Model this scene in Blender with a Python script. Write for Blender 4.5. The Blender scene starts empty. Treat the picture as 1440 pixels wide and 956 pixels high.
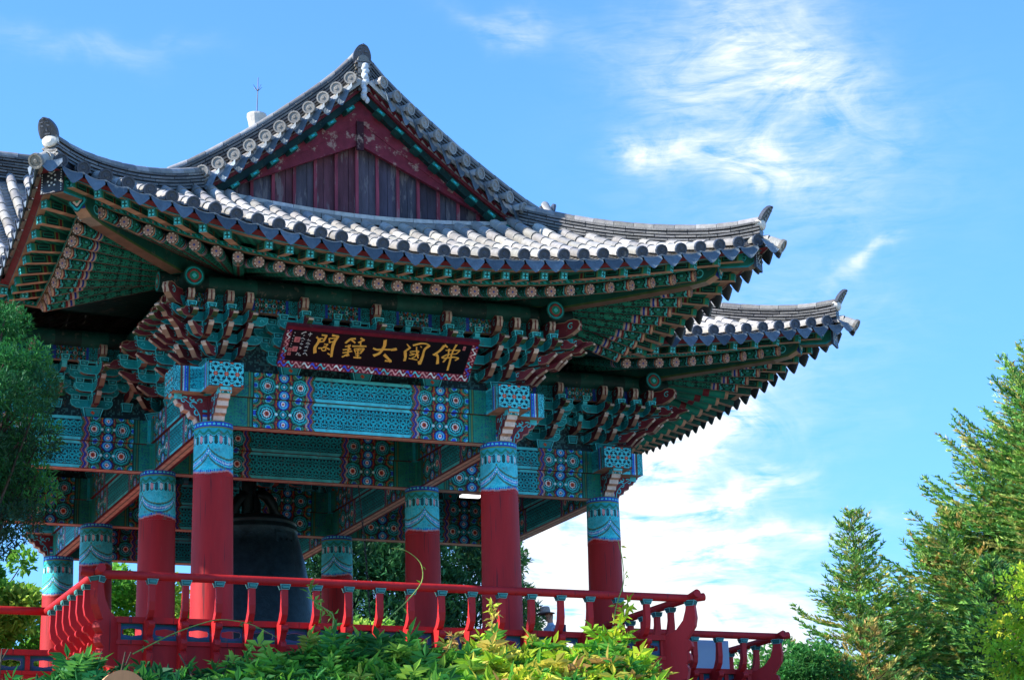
import bpy, math, random
import numpy as np
from mathutils import Vector, Matrix
random.seed(7); rng = np.random.default_rng(7)
PI = math.pi
S = 1.35                      # model unit -> metre
COL = bpy.context.scene.collection
CX, CY = 2.0, 4.98            # centre of the pavilion (model units)

def lin(h):
    h = h.lstrip('#'); c = [int(h[i:i+2], 16)/255 for i in (0, 2, 4)]
    return np.array([x/12.92 if x <= .04045 else ((x+.055)/1.055)**2.4 for x in c])
TQ = lin('#1fb2bc'); TQL = lin('#52d2da'); TQD = lin('#0e6878'); INK = lin('#0a2534')
GRN = lin('#1a8a74'); GRD = lin('#12564c'); GRK = lin('#0c3430')
RED = lin('#b41f20'); RDK = lin('#6a1a22'); RBR = lin('#7c2a32'); SAL = lin('#dcaa8c'); CRM = lin('#e6cdbc')
BLU = lin('#2450c8'); WHT = lin('#e6ece8'); ORG = lin('#d0552c'); OLV = lin('#5d7a48'); PNK = lin('#e09c9c')
GOLD = lin('#ffb950')

# ------------------------------------------------------------------ mesh builder
class MB:
    def __init__(s): s.v = []; s.n = 0; s.ch = []
    def add(s, verts, faces, cols, smooth=False):
        verts = np.asarray(verts, float).reshape(-1, 3); faces = np.asarray(faces, int)
        if faces.ndim == 1: faces = faces[None]
        M, K = faces.shape; c = np.asarray(cols, float)
        if c.ndim == 1: c = np.broadcast_to(c, (M, K, 3))
        elif c.ndim == 2: c = np.broadcast_to(c[:, None], (M, K, 3))
        s.v.append(verts); s.ch.append((faces+s.n, c, smooth)); s.n += len(verts)
    def hexa(s, p, col, smooth=False):
        # p: 8 points, 0-3 bottom ring, 4-7 top ring ; col: one or six colours (bottom, top, f01, f12, f23, f30)
        f = [[3, 2, 1, 0], [4, 5, 6, 7], [0, 1, 5, 4], [1, 2, 6, 5], [2, 3, 7, 6], [3, 0, 4, 7]]
        s.add(p, f, col, smooth)
    def box(s, c, d, col, ax=None):
        c = np.array(c, float); d = np.array(d, float)/2
        A = np.eye(3) if ax is None else np.array(ax, float)
        P = [c + sx*d[0]*A[0] + sy*d[1]*A[1] + sz*d[2]*A[2] for sz in (-1, 1) for sx, sy in ((-1, -1), (1, -1), (1, 1), (-1, 1))]
        s.hexa(P, col)
    def pbox(s, c, d, base, edge, ax=None, b=.012, motif=None, taper=1.0):
        # painted box: each face a light border round a darker field
        c = np.array(c, float); d = np.array(d, float)/2
        A = np.eye(3) if ax is None else np.array(ax, float)
        P = []
        for sz in (-1, 1):
            k = taper if sz < 0 else 1
            for sx, sy in ((-1, -1), (1, -1), (1, 1), (-1, 1)):
                P.append(c + sx*d[0]*k*A[0] + sy*d[1]*k*A[1] + sz*d[2]*A[2])
        P = np.array(P)
        for f in ([3, 2, 1, 0], [4, 5, 6, 7], [0, 1, 5, 4], [1, 2, 6, 5], [2, 3, 7, 6], [3, 0, 4, 7]):
            s.frame(P[f], base, edge, b, motif)
    def frame(s, Q, base, edge, b=.012, motif=None):
        Q = np.array(Q, float); e1 = np.linalg.norm(Q[1]-Q[0])+1e-9; e2 = np.linalg.norm(Q[3]-Q[0])+1e-9
        def at(a, t): return (Q[0]*(1-a)+Q[1]*a)*(1-t)+(Q[3]*(1-a)+Q[2]*a)*t
        def ring(k):
            a = min(.45, k*b/e1); t = min(.45, k*b/e2)
            return [at(a, t), at(1-a, t), at(1-a, 1-t), at(a, 1-t)]
        R = [list(Q), ring(1), ring(1.8)]
        V = np.array(R[0]+R[1]+R[2])
        F = [[i, (i+1) % 4, 4+(i+1) % 4, 4+i] for i in range(4)]+[[4+i, 4+(i+1) % 4, 8+(i+1) % 4, 8+i] for i in range(4)]+[[8, 9, 10, 11]]
        s.add(V, F, np.array([edge]*4+[INK]*4+[base]))
        if motif is not None:
            n = np.cross(Q[1]-Q[0], Q[3]-Q[0]); n /= np.linalg.norm(n)+1e-9
            m = min(e1, e2)*.2; C = at(.5, .5)+n*.002; u = (Q[1]-Q[0])/e1; v = (Q[3]-Q[0])/e2
            s.add([C-u*m, C-v*m, C+u*m, C+v*m], [[0, 1, 2, 3]], motif)
    def cyl(s, p0, p1, r0, r1=None, n=12, col=RED, cap=True, smooth=True, capcol=None):
        r1 = r0 if r1 is None else r1
        s.tube([p0, p1], [r0, r1], n, col, cap, smooth, capcol)
    def tube(s, path, rad, n=8, col=RED, cap=True, smooth=True, capcol=None):
        P = np.array(path, float); m = len(P)
        rad = np.broadcast_to(np.asarray(rad, float), (m,))
        T = np.gradient(P, axis=0) if m > 2 else np.array([P[1]-P[0]]*2)
        T /= np.linalg.norm(T, axis=1)[:, None]+1e-12
        up = np.array([0, 0, 1.]) if abs(T[0][2]) < .9 else np.array([1., 0, 0])
        V = []
        for i in range(m):
            a = np.cross(T[i], up); a /= np.linalg.norm(a)+1e-9; b = np.cross(a, T[i])
            th = np.arange(n)*2*PI/n
            V.append(P[i]+rad[i]*(np.cos(th)[:, None]*a+np.sin(th)[:, None]*b))
        V = np.concatenate(V); i, j = np.meshgrid(np.arange(m-1), np.arange(n), indexing='ij'); i = i.ravel(); j = j.ravel()
        F = np.stack([i*n+j, i*n+(j+1) % n, (i+1)*n+(j+1) % n, (i+1)*n+j], 1)
        c = np.asarray(col, float)
        if c.ndim == 2: c = c[i]
        s.add(V, F, c, smooth)
        if cap:
            cc = (c if c.ndim == 1 else c[-1]) if capcol is None else capcol
            s.add(V[:n], [list(range(n))[::-1]], cc); s.add(V[-n:], [list(range(n))], cc)
    def lathe(s, prof, c, n, col, smooth=True):
        prof = np.array(prof, float); th = np.arange(n)*2*PI/n; m = len(prof)
        V = np.stack([c[0]+prof[:, 0][:, None]*np.cos(th), c[1]+prof[:, 0][:, None]*np.sin(th), c[2]+np.repeat(prof[:, 1][:, None], n, 1)], -1).reshape(-1, 3)
        i, j = np.meshgrid(np.arange(m-1), np.arange(n), indexing='ij'); i = i.ravel(); j = j.ravel()
        F = np.stack([i*n+j, i*n+(j+1) % n, (i+1)*n+(j+1) % n, (i+1)*n+j], 1)
        c2 = np.asarray(col, float); s.add(V, F, c2[i] if c2.ndim == 2 else c2, smooth)
    def grid(s, P, cols, smooth=False):
        P = np.asarray(P, float); a, b, _ = P.shape
        i, j = np.meshgrid(np.arange(a-1), np.arange(b-1), indexing='ij'); i = i.ravel(); j = j.ravel()
        F = np.stack([i*b+j, i*b+j+1, (i+1)*b+j+1, (i+1)*b+j], 1)
        c = np.asarray(cols, float)
        s.add(P.reshape(-1, 3), F, c if c.ndim == 1 else c.reshape(-1, 3), smooth)
    def slab(s, prof, o, W, Z, side, th, col, edge, border=None, b=.012, bottoms=None):
        # profile polygon (w,z) placed at o with axes W and Z, thickness th along side
        o, W, Z, side = [np.array(q, float) for q in (o, W, Z, side)]
        pr = np.array(prof, float); n = len(pr)
        P = o+pr[:, :1]*W+pr[:, 1:]*Z
        A = P-side*th/2; B = P+side*th/2
        oc = col if border is None else border
        s.add(A, [list(range(n))], oc); s.add(B, [list(range(n))[::-1]], oc)
        F = [[i, (i+1) % n, n+(i+1) % n, n+i] for i in range(n)]
        s.add(np.concatenate([A, B]), F, edge if np.ndim(edge) == 1 else np.array(edge))
        if border is not None:
            ar = .5*np.sum(pr[:, 0]*np.roll(pr[:, 1], -1)-np.roll(pr[:, 0], -1)*pr[:, 1]); sg = 1 if ar > 0 else -1
            e0 = pr-np.roll(pr, 1, 0); e1 = np.roll(pr, -1, 0)-pr
            nn = []
            for a_, b_ in zip(e0, e1):
                a_ = a_/(np.linalg.norm(a_)+1e-9); b_ = b_/(np.linalg.norm(b_)+1e-9)
                q = np.array([-a_[1], a_[0]])+np.array([-b_[1], b_[0]]); q = q/max(.7, np.linalg.norm(q)); nn.append(q*sg)
            q = pr+np.array(nn)*b
            Q = o+q[:, :1]*W+q[:, 1:]*Z
            s.add(Q-side*(th/2+.003), [list(range(n))], col); s.add(Q+side*(th/2+.003), [list(range(n))[::-1]], col)
    def ribbon(s, pts, o, W, Z, side, off, wd, col):
        # flat painted scroll line on the plane (o,W,Z), lifted along side by off
        o, W, Z, side = [np.array(q, float) for q in (o, W, Z, side)]
        p = np.array(pts, float); t = np.gradient(p, axis=0); t /= np.linalg.norm(t, axis=1)[:, None]+1e-9
        nrm = np.stack([-t[:, 1], t[:, 0]], 1); w = wd*np.linspace(1, .5, len(p))[:, None]
        L = p+nrm*w/2; R = p-nrm*w/2
        f = lambda q: o+q[:, :1]*W+q[:, 1:]*Z+side*off
        s.grid(np.stack([f(L), f(R)], 1), col)
    def build(s, name, mat, parent=None, loc=(0, 0, 0), rz=0, sc=None, data_only=False):
        me = s.mesh(name, sc)
        me.materials.append(mat)
        if data_only: return me
        return link(name, me, parent, loc, rz)
    def mesh(s, name, sc=None):
        sc = S if sc is None else sc
        V = np.concatenate(s.v)*sc; me = bpy.data.meshes.new(name)
        nl = sum(f.size for f, _, _ in s.ch); npoly = sum(len(f) for f, _, _ in s.ch)
        me.vertices.add(len(V)); me.vertices.foreach_set('co', V.ravel())
        me.loops.add(nl); me.loops.foreach_set('vertex_index', np.concatenate([f.ravel() for f, _, _ in s.ch]).astype(np.int32))
        ks = np.concatenate([np.full(len(f), f.shape[1]) for f, _, _ in s.ch]); st = np.concatenate([[0], np.cumsum(ks)[:-1]])
        me.polygons.add(npoly); me.polygons.foreach_set('loop_start', st.astype(np.int32))
        sm = np.concatenate([np.full(len(f), q) for f, _, q in s.ch]); me.polygons.foreach_set('use_smooth', sm)
        me.update(calc_edges=True)
        ca = me.color_attributes.new('Col', 'FLOAT_COLOR', 'CORNER')
        C = np.concatenate([c.reshape(-1, 3) for _, c, _ in s.ch]); C = np.concatenate([C, np.ones((len(C), 1))], 1)
        ca.data.foreach_set('color', C.astype(np.float32).ravel())
        return me

def link(name, data, parent=None, loc=(0, 0, 0), rz=0):
    o = bpy.data.objects.new(name, data); COL.objects.link(o)
    o.location = [c*S for c in loc]; o.rotation_euler = (0, 0, rz)
    if parent is not None: o.parent = parent
    return o
def tag(o, label, cat, group=None):
    o['label'] = label; o['category'] = cat
    if group: o['group'] = group
    return o
def kind(o, k): o['kind'] = k; return o
def copyto(src, parent, loc=None, rz=None):
    c = src.copy(); COL.objects.link(c); c.parent = parent
    if loc is not None: c.location = [q*S for q in loc]
    if rz is not None: c.rotation_euler = (0, 0, rz)
    for ch in [q for q in src.children]:
        d = ch.copy(); COL.objects.link(d); d.parent = c
    return c

# ------------------------------------------------------------------ materials
def newmat(name):
    m = bpy.data.materials.new(name); m.use_nodes = True; nt = m.node_tree; nt.nodes.clear(); return m, nt
def paint_mat(name, rough=.6, noise=.25, nscale=6., bump=.15, bscale=40., spec=.3, metal=0., tint=None, fade=None, streak=False, crack=None):
    m, nt = newmat(name); N = nt.nodes; L = nt.links
    out = N.new('ShaderNodeOutputMaterial'); b = N.new('ShaderNodeBsdfPrincipled'); L.new(b.outputs[0], out.inputs[0])
    b.inputs['Roughness'].default_value = rough; b.inputs['Metallic'].default_value = metal; b.inputs['Specular IOR Level'].default_value = spec
    at = N.new('ShaderNodeAttribute'); at.attribute_name = 'Col'
    tc = N.new('ShaderNodeTexCoord'); mp = N.new('ShaderNodeMapping'); L.new(tc.outputs['Object'], mp.inputs[0])
    if streak: mp.inputs['Scale'].default_value = (1, 1, .18)
    n1 = N.new('ShaderNodeTexNoise'); n1.inputs['Scale'].default_value = nscale; n1.inputs['Detail'].default_value = 6; n1.inputs['Roughness'].default_value = .65
    L.new(mp.outputs[0], n1.inputs['Vector'])
    mr = N.new('ShaderNodeMapRange'); mr.inputs['From Min'].default_value = .3; mr.inputs['From Max'].default_value = .7
    mr.inputs['To Min'].default_value = 1-noise; mr.inputs['To Max'].default_value = 1+noise; L.new(n1.outputs[0], mr.inputs[0])
    mul = N.new('ShaderNodeVectorMath'); mul.operation = 'SCALE'; L.new(at.outputs['Color'], mul.inputs[0]); L.new(mr.outputs[0], mul.inputs['Scale'])
    last = mul.outputs[0]
    if fade is not None:      # worn spots where the paint has gone
        n2 = N.new('ShaderNodeTexNoise'); n2.inputs['Scale'].default_value = fade[1]; n2.inputs['Detail'].default_value = 8; n2.inputs['Roughness'].default_value = .7
        L.new(mp.outputs[0], n2.inputs['Vector'])
        r2 = N.new('ShaderNodeMapRange'); r2.inputs['From Min'].default_value = fade[2]; r2.inputs['From Max'].default_value = fade[2]+.06; r2.inputs['To Max'].default_value = fade[3]
        L.new(n2.outputs[0], r2.inputs[0])
        mx = N.new('ShaderNodeMix'); mx.data_type = 'RGBA'; L.new(r2.outputs[0], mx.inputs[0]); L.new(last, mx.inputs[6]); mx.inputs[7].default_value = (*fade[0], 1)
        last = mx.outputs[2]
    if crack is not None:     # fine dark drying splits along the grain
        mc = N.new('ShaderNodeMapping'); mc.inputs['Scale'].default_value = (1, 1, crack[1]); L.new(tc.outputs['Object'], mc.inputs[0])
        n4 = N.new('ShaderNodeTexNoise'); n4.inputs['Scale'].default_value = crack[0]; n4.inputs['Detail'].default_value = 3; L.new(mc.outputs[0], n4.inputs['Vector'])
        r4 = N.new('ShaderNodeMapRange'); r4.inputs['From Min'].default_value = crack[2]; r4.inputs['From Max'].default_value = crack[2]+.03; r4.inputs['To Max'].default_value = crack[3]; L.new(n4.outputs[0], r4.inputs[0])
        m4 = N.new('ShaderNodeMix'); m4.data_type = 'RGBA'; L.new(r4.outputs[0], m4.inputs[0]); L.new(last, m4.inputs[6]); m4.inputs[7].default_value = (.05, .012, .015, 1); last = m4.outputs[2]
    L.new(last, b.inputs['Base Color'])
    if bump:
        n3 = N.new('ShaderNodeTexNoise'); n3.inputs['Scale'].default_value = bscale; n3.inputs['Detail'].default_value = 4; L.new(mp.outputs[0], n3.inputs['Vector'])
        bp = N.new('ShaderNodeBump'); bp.inputs['Strength'].default_value = bump; bp.inputs['Distance'].default_value = .02; L.new(n3.outputs[0], bp.inputs['Height']); L.new(bp.outputs[0], b.inputs['Normal'])
    return m
def leaf_mat(name, trans=.35, noise=.3, rough=.5):
    m, nt = newmat(name); N = nt.nodes; L = nt.links
    out = N.new('ShaderNodeOutputMaterial'); b = N.new('ShaderNodeBsdfPrincipled'); b.inputs['Roughness'].default_value = rough; b.inputs['Specular IOR Level'].default_value = .35
    t = N.new('ShaderNodeBsdfTranslucent'); mx = N.new('ShaderNodeMixShader'); mx.inputs[0].default_value = trans
    L.new(b.outputs[0], mx.inputs[1]); L.new(t.outputs[0], mx.inputs[2]); L.new(mx.outputs[0], out.inputs[0])
    at = N.new('ShaderNodeAttribute'); at.attribute_name = 'Col'
    tc = N.new('ShaderNodeTexCoord'); n1 = N.new('ShaderNodeTexNoise'); n1.inputs['Scale'].default_value = 2.2; n1.inputs['Detail'].default_value = 5; L.new(tc.outputs['Object'], n1.inputs['Vector'])
    mr = N.new('ShaderNodeMapRange'); mr.inputs['From Min'].default_value = .3; mr.inputs['From Max'].default_value = .7; mr.inputs['To Min'].default_value = 1-noise; mr.inputs['To Max'].default_value = 1+noise; L.new(n1.outputs[0], mr.inputs[0])
    mul = N.new('ShaderNodeVectorMath'); mul.operation = 'SCALE'; L.new(at.outputs['Color'], mul.inputs[0]); L.new(mr.outputs[0], mul.inputs['Scale'])
    L.new(mul.outputs[0], b.inputs['Base Color']); L.new(mul.outputs[0], t.inputs['Color'])
    return m
M_PAINT = paint_mat('dancheong_paint', .6, .30, 4, .15, 50, fade=(lin('#6a6258'), 7., .585, .55))
M_RED = paint_mat('red_oil_paint', .6, .20, 2.6, .22, 16, fade=(lin('#8c4a48'), 14., .64, .55), spec=.3, streak=True, crack=(16, .035, .66, .7))
M_WOOD = paint_mat('weathered_board', .8, .35, 9, .3, 50, fade=(lin('#8d8480'), 7., .55, .5), streak=True)
M_BARGE = paint_mat('peeling_red_board', .75, .3, 6, .3, 40, fade=(lin('#a98d7c'), 5., .56, .8))
M_TILE = paint_mat('fired_clay_tile', .45, .25, 9, .3, 45, fade=(lin('#c4bdaf'), 3.0, .62, .25), spec=.4)
M_PLAS = paint_mat('lime_mortar', .85, .15, 5, .2, 25)
M_BRZ = paint_mat('dark_bronze', .42, .35, 7, .35, 30, metal=.65, spec=.5)
M_STONE = paint_mat('granite', .8, .25, 10, .3, 50)
M_LEAF = leaf_mat('leaf', .4, .35, .68); M_NEEDLE = leaf_mat('needles', .2, .35, .6)
M_BARK = paint_mat('bark', .9, .35, 12, .6, 30)
M_CLOTH = paint_mat('cloth', .85, .12, 20, .2, 120)
M_SKIN = paint_mat('skin', .55, .08, 20, 0)
M_METAL = paint_mat('galvanised_steel', .4, .15, 12, 0, metal=.7)
M_BOARD = paint_mat('white_sheet', .5, .05, 3, 0)

# ------------------------------------------------------------------ painted patterns (dancheong)
def hexcell(U, V, p):
    # nearest cell of a triangular point grid, returns offset vector
    s3 = math.sqrt(3); a = np.stack([U/p, V/(p*s3)], -1)
    r1 = np.round(a); r2 = np.floor(a)+.5
    d1 = (a-r1)*[p, p*s3]; d2 = (a-r2)*[p, p*s3]
    k = (np.sum(d1**2, -1) < np.sum(d2**2, -1))[..., None]
    return np.where(k, d1, d2)
def p_lattice(U, V, p=.1, base=TQ, ink=INK):
    d = hexcell(U, V, p); r = np.hypot(d[..., 0], d[..., 1]); th = np.arctan2(d[..., 1], d[..., 0])
    k = np.abs(((th/(PI/3)) % 1)-.5)*(PI/3)*r            # distance to the sector bisectors
    k2 = np.minimum((th/(PI/3)) % 1, 1-(th/(PI/3)) % 1)*(PI/3)*r
    hexr = r*np.cos(((th) % (PI/3))-PI/6)
    m = (np.abs(hexr-p*.40) < p*.07) & (k > p*.10) | (k2 < p*.05) & (r > p*.12) & (r < p*.32)
    return np.where(m[..., None], ink, base)
def medallion(C, U, V, cx, cy, R, cols, nn=8, half=None):
    x = (U-cx)/R; y = (V-cy)/R; r = np.hypot(x, y); th = np.arctan2(y, x)
    rr = r/(1+.10*np.abs(np.cos(nn/2*th)))
    k = len(cols); idx = np.clip((rr*k).astype(int), 0, k-1)
    c = np.array(cols)[idx]; m = rr < 1
    if half is not None: m &= (x*half > -.35)
    C[m] = c[m]
def p_floral(U, V, W, H, dark=1.0):
    C = np.zeros(U.shape+(3,)); f = np.cos(2*PI*U/(W/2.0))*np.cos(2*PI*V/(H/1.0)); g = np.abs(U-W/2)/W*2+np.abs(V-H/2)/H
    pal = [BLU, TQL, INK, GRN, OLV, INK, RBR, ORG, OLV, GRN, INK, TQ, BLU, TQL]
    C[:] = np.array(pal)[np.clip(((f+1)/2*len(pal)).astype(int), 0, len(pal)-1)]
    m = np.abs((g*3) % 1-.5) < .06; C[m] = OLV*1.4
    R = H*.36; med = [RBR, ORG, WHT, INK, TQL, INK, TQ, GRN, INK]
    medallion(C, U, V, W*.22, H*.5, R, med, 8); medallion(C, U, V, W*.78, H*.5, R, med, 8)
    med2 = [ORG, WHT, BLU, TQL, BLU, INK]
    for cy in (H*.14, H*.86) if H > .3 else (H*.0, H*1.0): medallion(C, U, V, W*.5, cy, H*.22, med2, 4)
    medallion(C, U, V, W*.5, H*.5, H*.16, [WHT, TQD, TQ, INK], 4)
    for cx in (W*.38, W*.62): medallion(C, U, V, cx, H*.5, H*.06, [WHT, WHT, TQL], 4)
    return C
def p_stripes(V, cols):
    k = len(cols); return np.array(cols)[np.clip((V*k).astype(int), 0, k-1)]
def p_scroll(U, V, base, ink):
    f = np.sin(U*75+2.1*np.sin(V*62))+np.sin(V*68+2.4*np.sin(U*57+1))
    return np.where((np.abs(f) < .32)[..., None], ink, base)
def p_beam(L, H, cell=.0105, fl=.8, gr=.26, lower=True):
    nx = int(L/cell); ny = max(4, int(H/cell)); u = (np.arange(nx)+.5)*L/nx; v = (np.arange(ny)+.5)*H/ny; U, V = np.meshgrid(u, v)
    m = np.minimum(U, L-U); C = np.zeros(U.shape+(3,))
    g0 = .24; a = g0+gr; b = a+fl
    C[:] = p_lattice(U, V, .105)
    edge = ((V > H-.045) | (V < .045)); C[edge] = TQL; C[(np.abs(V-.05) < .007) | (np.abs(V-(H-.05)) < .007)] = INK
    k = (m < b); C[k] = p_floral(np.clip(m-a, 0, fl), V, fl, H)[k]
    # wavy binding bands between floral head and lattice
    wv = b-.085+.018*np.cos(V/H*2*PI*(3 if lower else 2))
    bands = [PNK*.6, WHT*.6, RBR, BLU*.7, BLU*.5, PNK*.5, RBR, OLV] if lower else [PNK*.6, RBR, BLU*.7, BLU*.5, PNK*.5, RBR, OLV, GRD]
    t = (m-wv)/.10; k = (t > 0) & (t < 1); C[k] = np.array(bands)[np.clip((t*len(bands)).astype(int), 0, 7)][k]
    k = m < a; C[k] = p_scroll(U, V, GRN, TQD)[k]
    k = (m > a-.09) & (m < a-.0); C[k] = p_stripes(np.clip((m-(a-.09))/.09, 0, .999), [GRD, OLV, GRD, GRN, GRD, GRK])[k]
    return C
BSAL = lin('#f2cfb4')
def beam_mesh(L, H, z0, halfw, lower, name):
    mb = MB(); C = p_beam(L, H, fl=.8 if L > 3.5 else .72, gr=.26 if L > 3.5 else .16, lower=lower); ny, nx, _ = C.shape
    X = np.linspace(-L/2, L/2, nx+1); Z = np.linspace(z0, z0+H, ny+1); XX, ZZ = np.meshgrid(X, Z)
    for sy in (-1, 1):
        mb.grid(np.stack([XX, np.full_like(XX, sy*halfw), ZZ], -1), C)
    # underside: salmon with red edges and a centre line
    ys = np.array([-halfw, -halfw*.72, -halfw*.6, -.012, .012, halfw*.6, halfw*.72, halfw])
    P = np.array([[[x, y, z0] for y in ys] for x in (-L/2, L/2)]); mb.grid(P, np.array([[RDK, RBR*1.3, BSAL, BSAL*.4, BSAL, RBR*1.3, RDK]]))
    mb.add([[-L/2, -halfw, z0+H], [L/2, -halfw, z0+H], [L/2, halfw, z0+H], [-L/2, halfw, z0+H]], [[0, 1, 2, 3]], GRD)
    return mb.build(name, M_PAINT, data_only=True)

# ------------------------------------------------------------------ pavilion
pav = bpy.data.objects.new('bell_pavilion', None); COL.objects.link(pav)
pav.location = (CX*S, CY*S, 0)
tag(pav, 'cross-shaped Korean temple pavilion with grey tiled roofs, painted green brackets and red pillars', 'pavilion')
ZF = -3.08                      # pavilion floor
ROT = [0, PI/2, PI, 3*PI/2]
def rot2(x, y, a): return x*math.cos(a)-y*math.sin(a), x*math.sin(a)+y*math.cos(a)
def part4(name, me):
    o = [link(name, me, pav)]
    for a in ROT[1:]: o.append(copyto(o[0], pav, rz=a))
    return o

# columns
mb = MB(); zz = np.linspace(ZF, -.72, 14); rr = .282+(.248-.282)*(zz-ZF)/(0-ZF)
mb.tube([(0, 0, z) for z in zz], rr, 40, RED, cap=False)
me_shaft = mb.build('shaft', M_RED, data_only=True)
mb = MB(); nU, nV = 144, 68; H = .72
u = (np.arange(nU)+.5)/nU; v = (np.arange(nV)+.5)/nV*H; U, V = np.meshgrid(u, v); Dn = H-V      # Dn = distance below the top
C = np.zeros(U.shape+(3,)); C[:] = TQL
f = np.cos(2*PI*U*3); A1 = .60+.05*f
C[:] = np.where((p_scroll(U*1.5, V, TQL, TQ)[..., :1] > TQ[0]*1.2), TQL, TQ*1.25)
arch = .34+.20*np.abs(np.sin(PI*U*3))**.5
for w, c in ((.075, OLV*1.3), (.06, TQD), (.045, TQL), (.022, BLU*1.1), (.008, TQL)):
    C[np.abs(Dn-arch-.02) < w] = c
C[(np.abs(Dn-arch-.02) < .014) & ((U*72) % 1 < .45)] = WHT
k = (Dn > .20) & (Dn < .33); tt = (U*24) % 1; tip = .30-.05*np.abs(tt-.5)*2
tabc = np.array([WHT*.8, GRD, PNK, TQD])[(U*24).astype(int) % 4]
kk = k & (np.abs(tt-.5) < .36) & (Dn < tip+.02); C[kk] = INK
kk = k & (np.abs(tt-.5) < .27) & (Dn < tip); C[kk] = tabc[kk]
sc = .13+.05*np.abs(np.sin(PI*U*12)); k = (Dn < sc+.03); C[k] = TQL; C[Dn < sc+.012] = GRN; C[Dn < sc-.03] = TQ; C[np.abs(Dn-sc-.03) < .006] = INK
k = Dn < .085; C[k] = BLU*.9; C[k & (((U*26) % 1-.5)**2+((Dn-.042)/.05)**2 < .10)] = TQL*1.2; C[(Dn > .078) & (Dn < .09)] = OLV*1.4; C[Dn < .010] = OLV*1.3
b = .655+.04*np.abs(np.sin(PI*U*3+PI/2)); C[Dn > b] = RED; C[(Dn > b-.022) & (Dn < b)] = PNK*.8; C[(Dn > b-.05) & (Dn < b-.022) & ((U*60) % 1 < .5)] = BLU
th = np.linspace(0, 2*PI, nU+1); zz = np.linspace(-H, 0, nV+1); TT, ZZ = np.meshgrid(th, zz); R_ = .2505+(.282-.248)*(-ZZ)/3.1
mb.grid(np.stack([R_*np.cos(TT), R_*np.sin(TT), ZZ], -1), C, smooth=True)
t_ = th[:-1]; mb.add(np.stack([.25*np.cos(t_), .25*np.sin(t_), 0*t_], -1), [list(range(nU))], GRN)
me_head = mb.build('column_head', M_PAINT, data_only=True)
colpos = [(sx*2, -4.98) for sx in (-1, 1)]
cols = []
c0 = link('column', me_shaft, pav, (-2, -4.98, 0)); link('column_head', me_head, c0); cols.append(c0)
allc = []
for a in ROT:
    for sx in (-1, 1): allc.append(rot2(sx*2, -4.98, a))
for sx in (-1, 1):
    for sy in (-1, 1): allc.append((sx*2., sy*2.))
for i, (x, y) in enumerate(allc[1:]): copyto(c0, pav, (x, y, 0), rz=i*.5 if i % 2 else 0)
mb = MB(); mb.lathe([(.36, -.16), (.38, -.12), (.36, -.02), (.29, .02)], (0, 0, ZF+.1), 24, lin('#8d8a84'))
me = mb.build('plinth', M_STONE, data_only=True); p0 = link('plinth', me, pav, (-2, -4.98, 0))
for x, y in allc[1:]: copyto(p0, pav, (x, y, 0))

# beams: lintel (lower) and plate (upper, wider) in every bay
bays = []      # (x, y, length, angle)
for a in ROT:
    bays.append((*rot2(0, -4.98, a), 4.0, a)); bays.append((*rot2(0, -2, a), 4.0, a))
    for sx in (-1, 1): bays.append((*rot2(sx*2, -3.49, a), 2.98, a+PI/2))
me_l4 = beam_mesh(4.0, .385, -.02, .12, True, 'lintel_beam'); me_l3 = beam_mesh(2.98, .385, -.02, .12, True, 'lintel_beam')
me_p4 = beam_mesh(4.0, .335, .368, .165, False, 'plate_beam'); me_p3 = beam_mesh(2.98, .335, .368, .165, False, 'plate_beam')
for (x, y, L, a) in bays:
    dz = .0 if abs(math.sin(a)) < .5 else .002
    link('lintel_beam', me_l4 if L > 3.5 else me_l3, pav, (x, y, dz), a); link('plate_beam', me_p4 if L > 3.5 else me_p3, pav, (x, y, dz), a)

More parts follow.
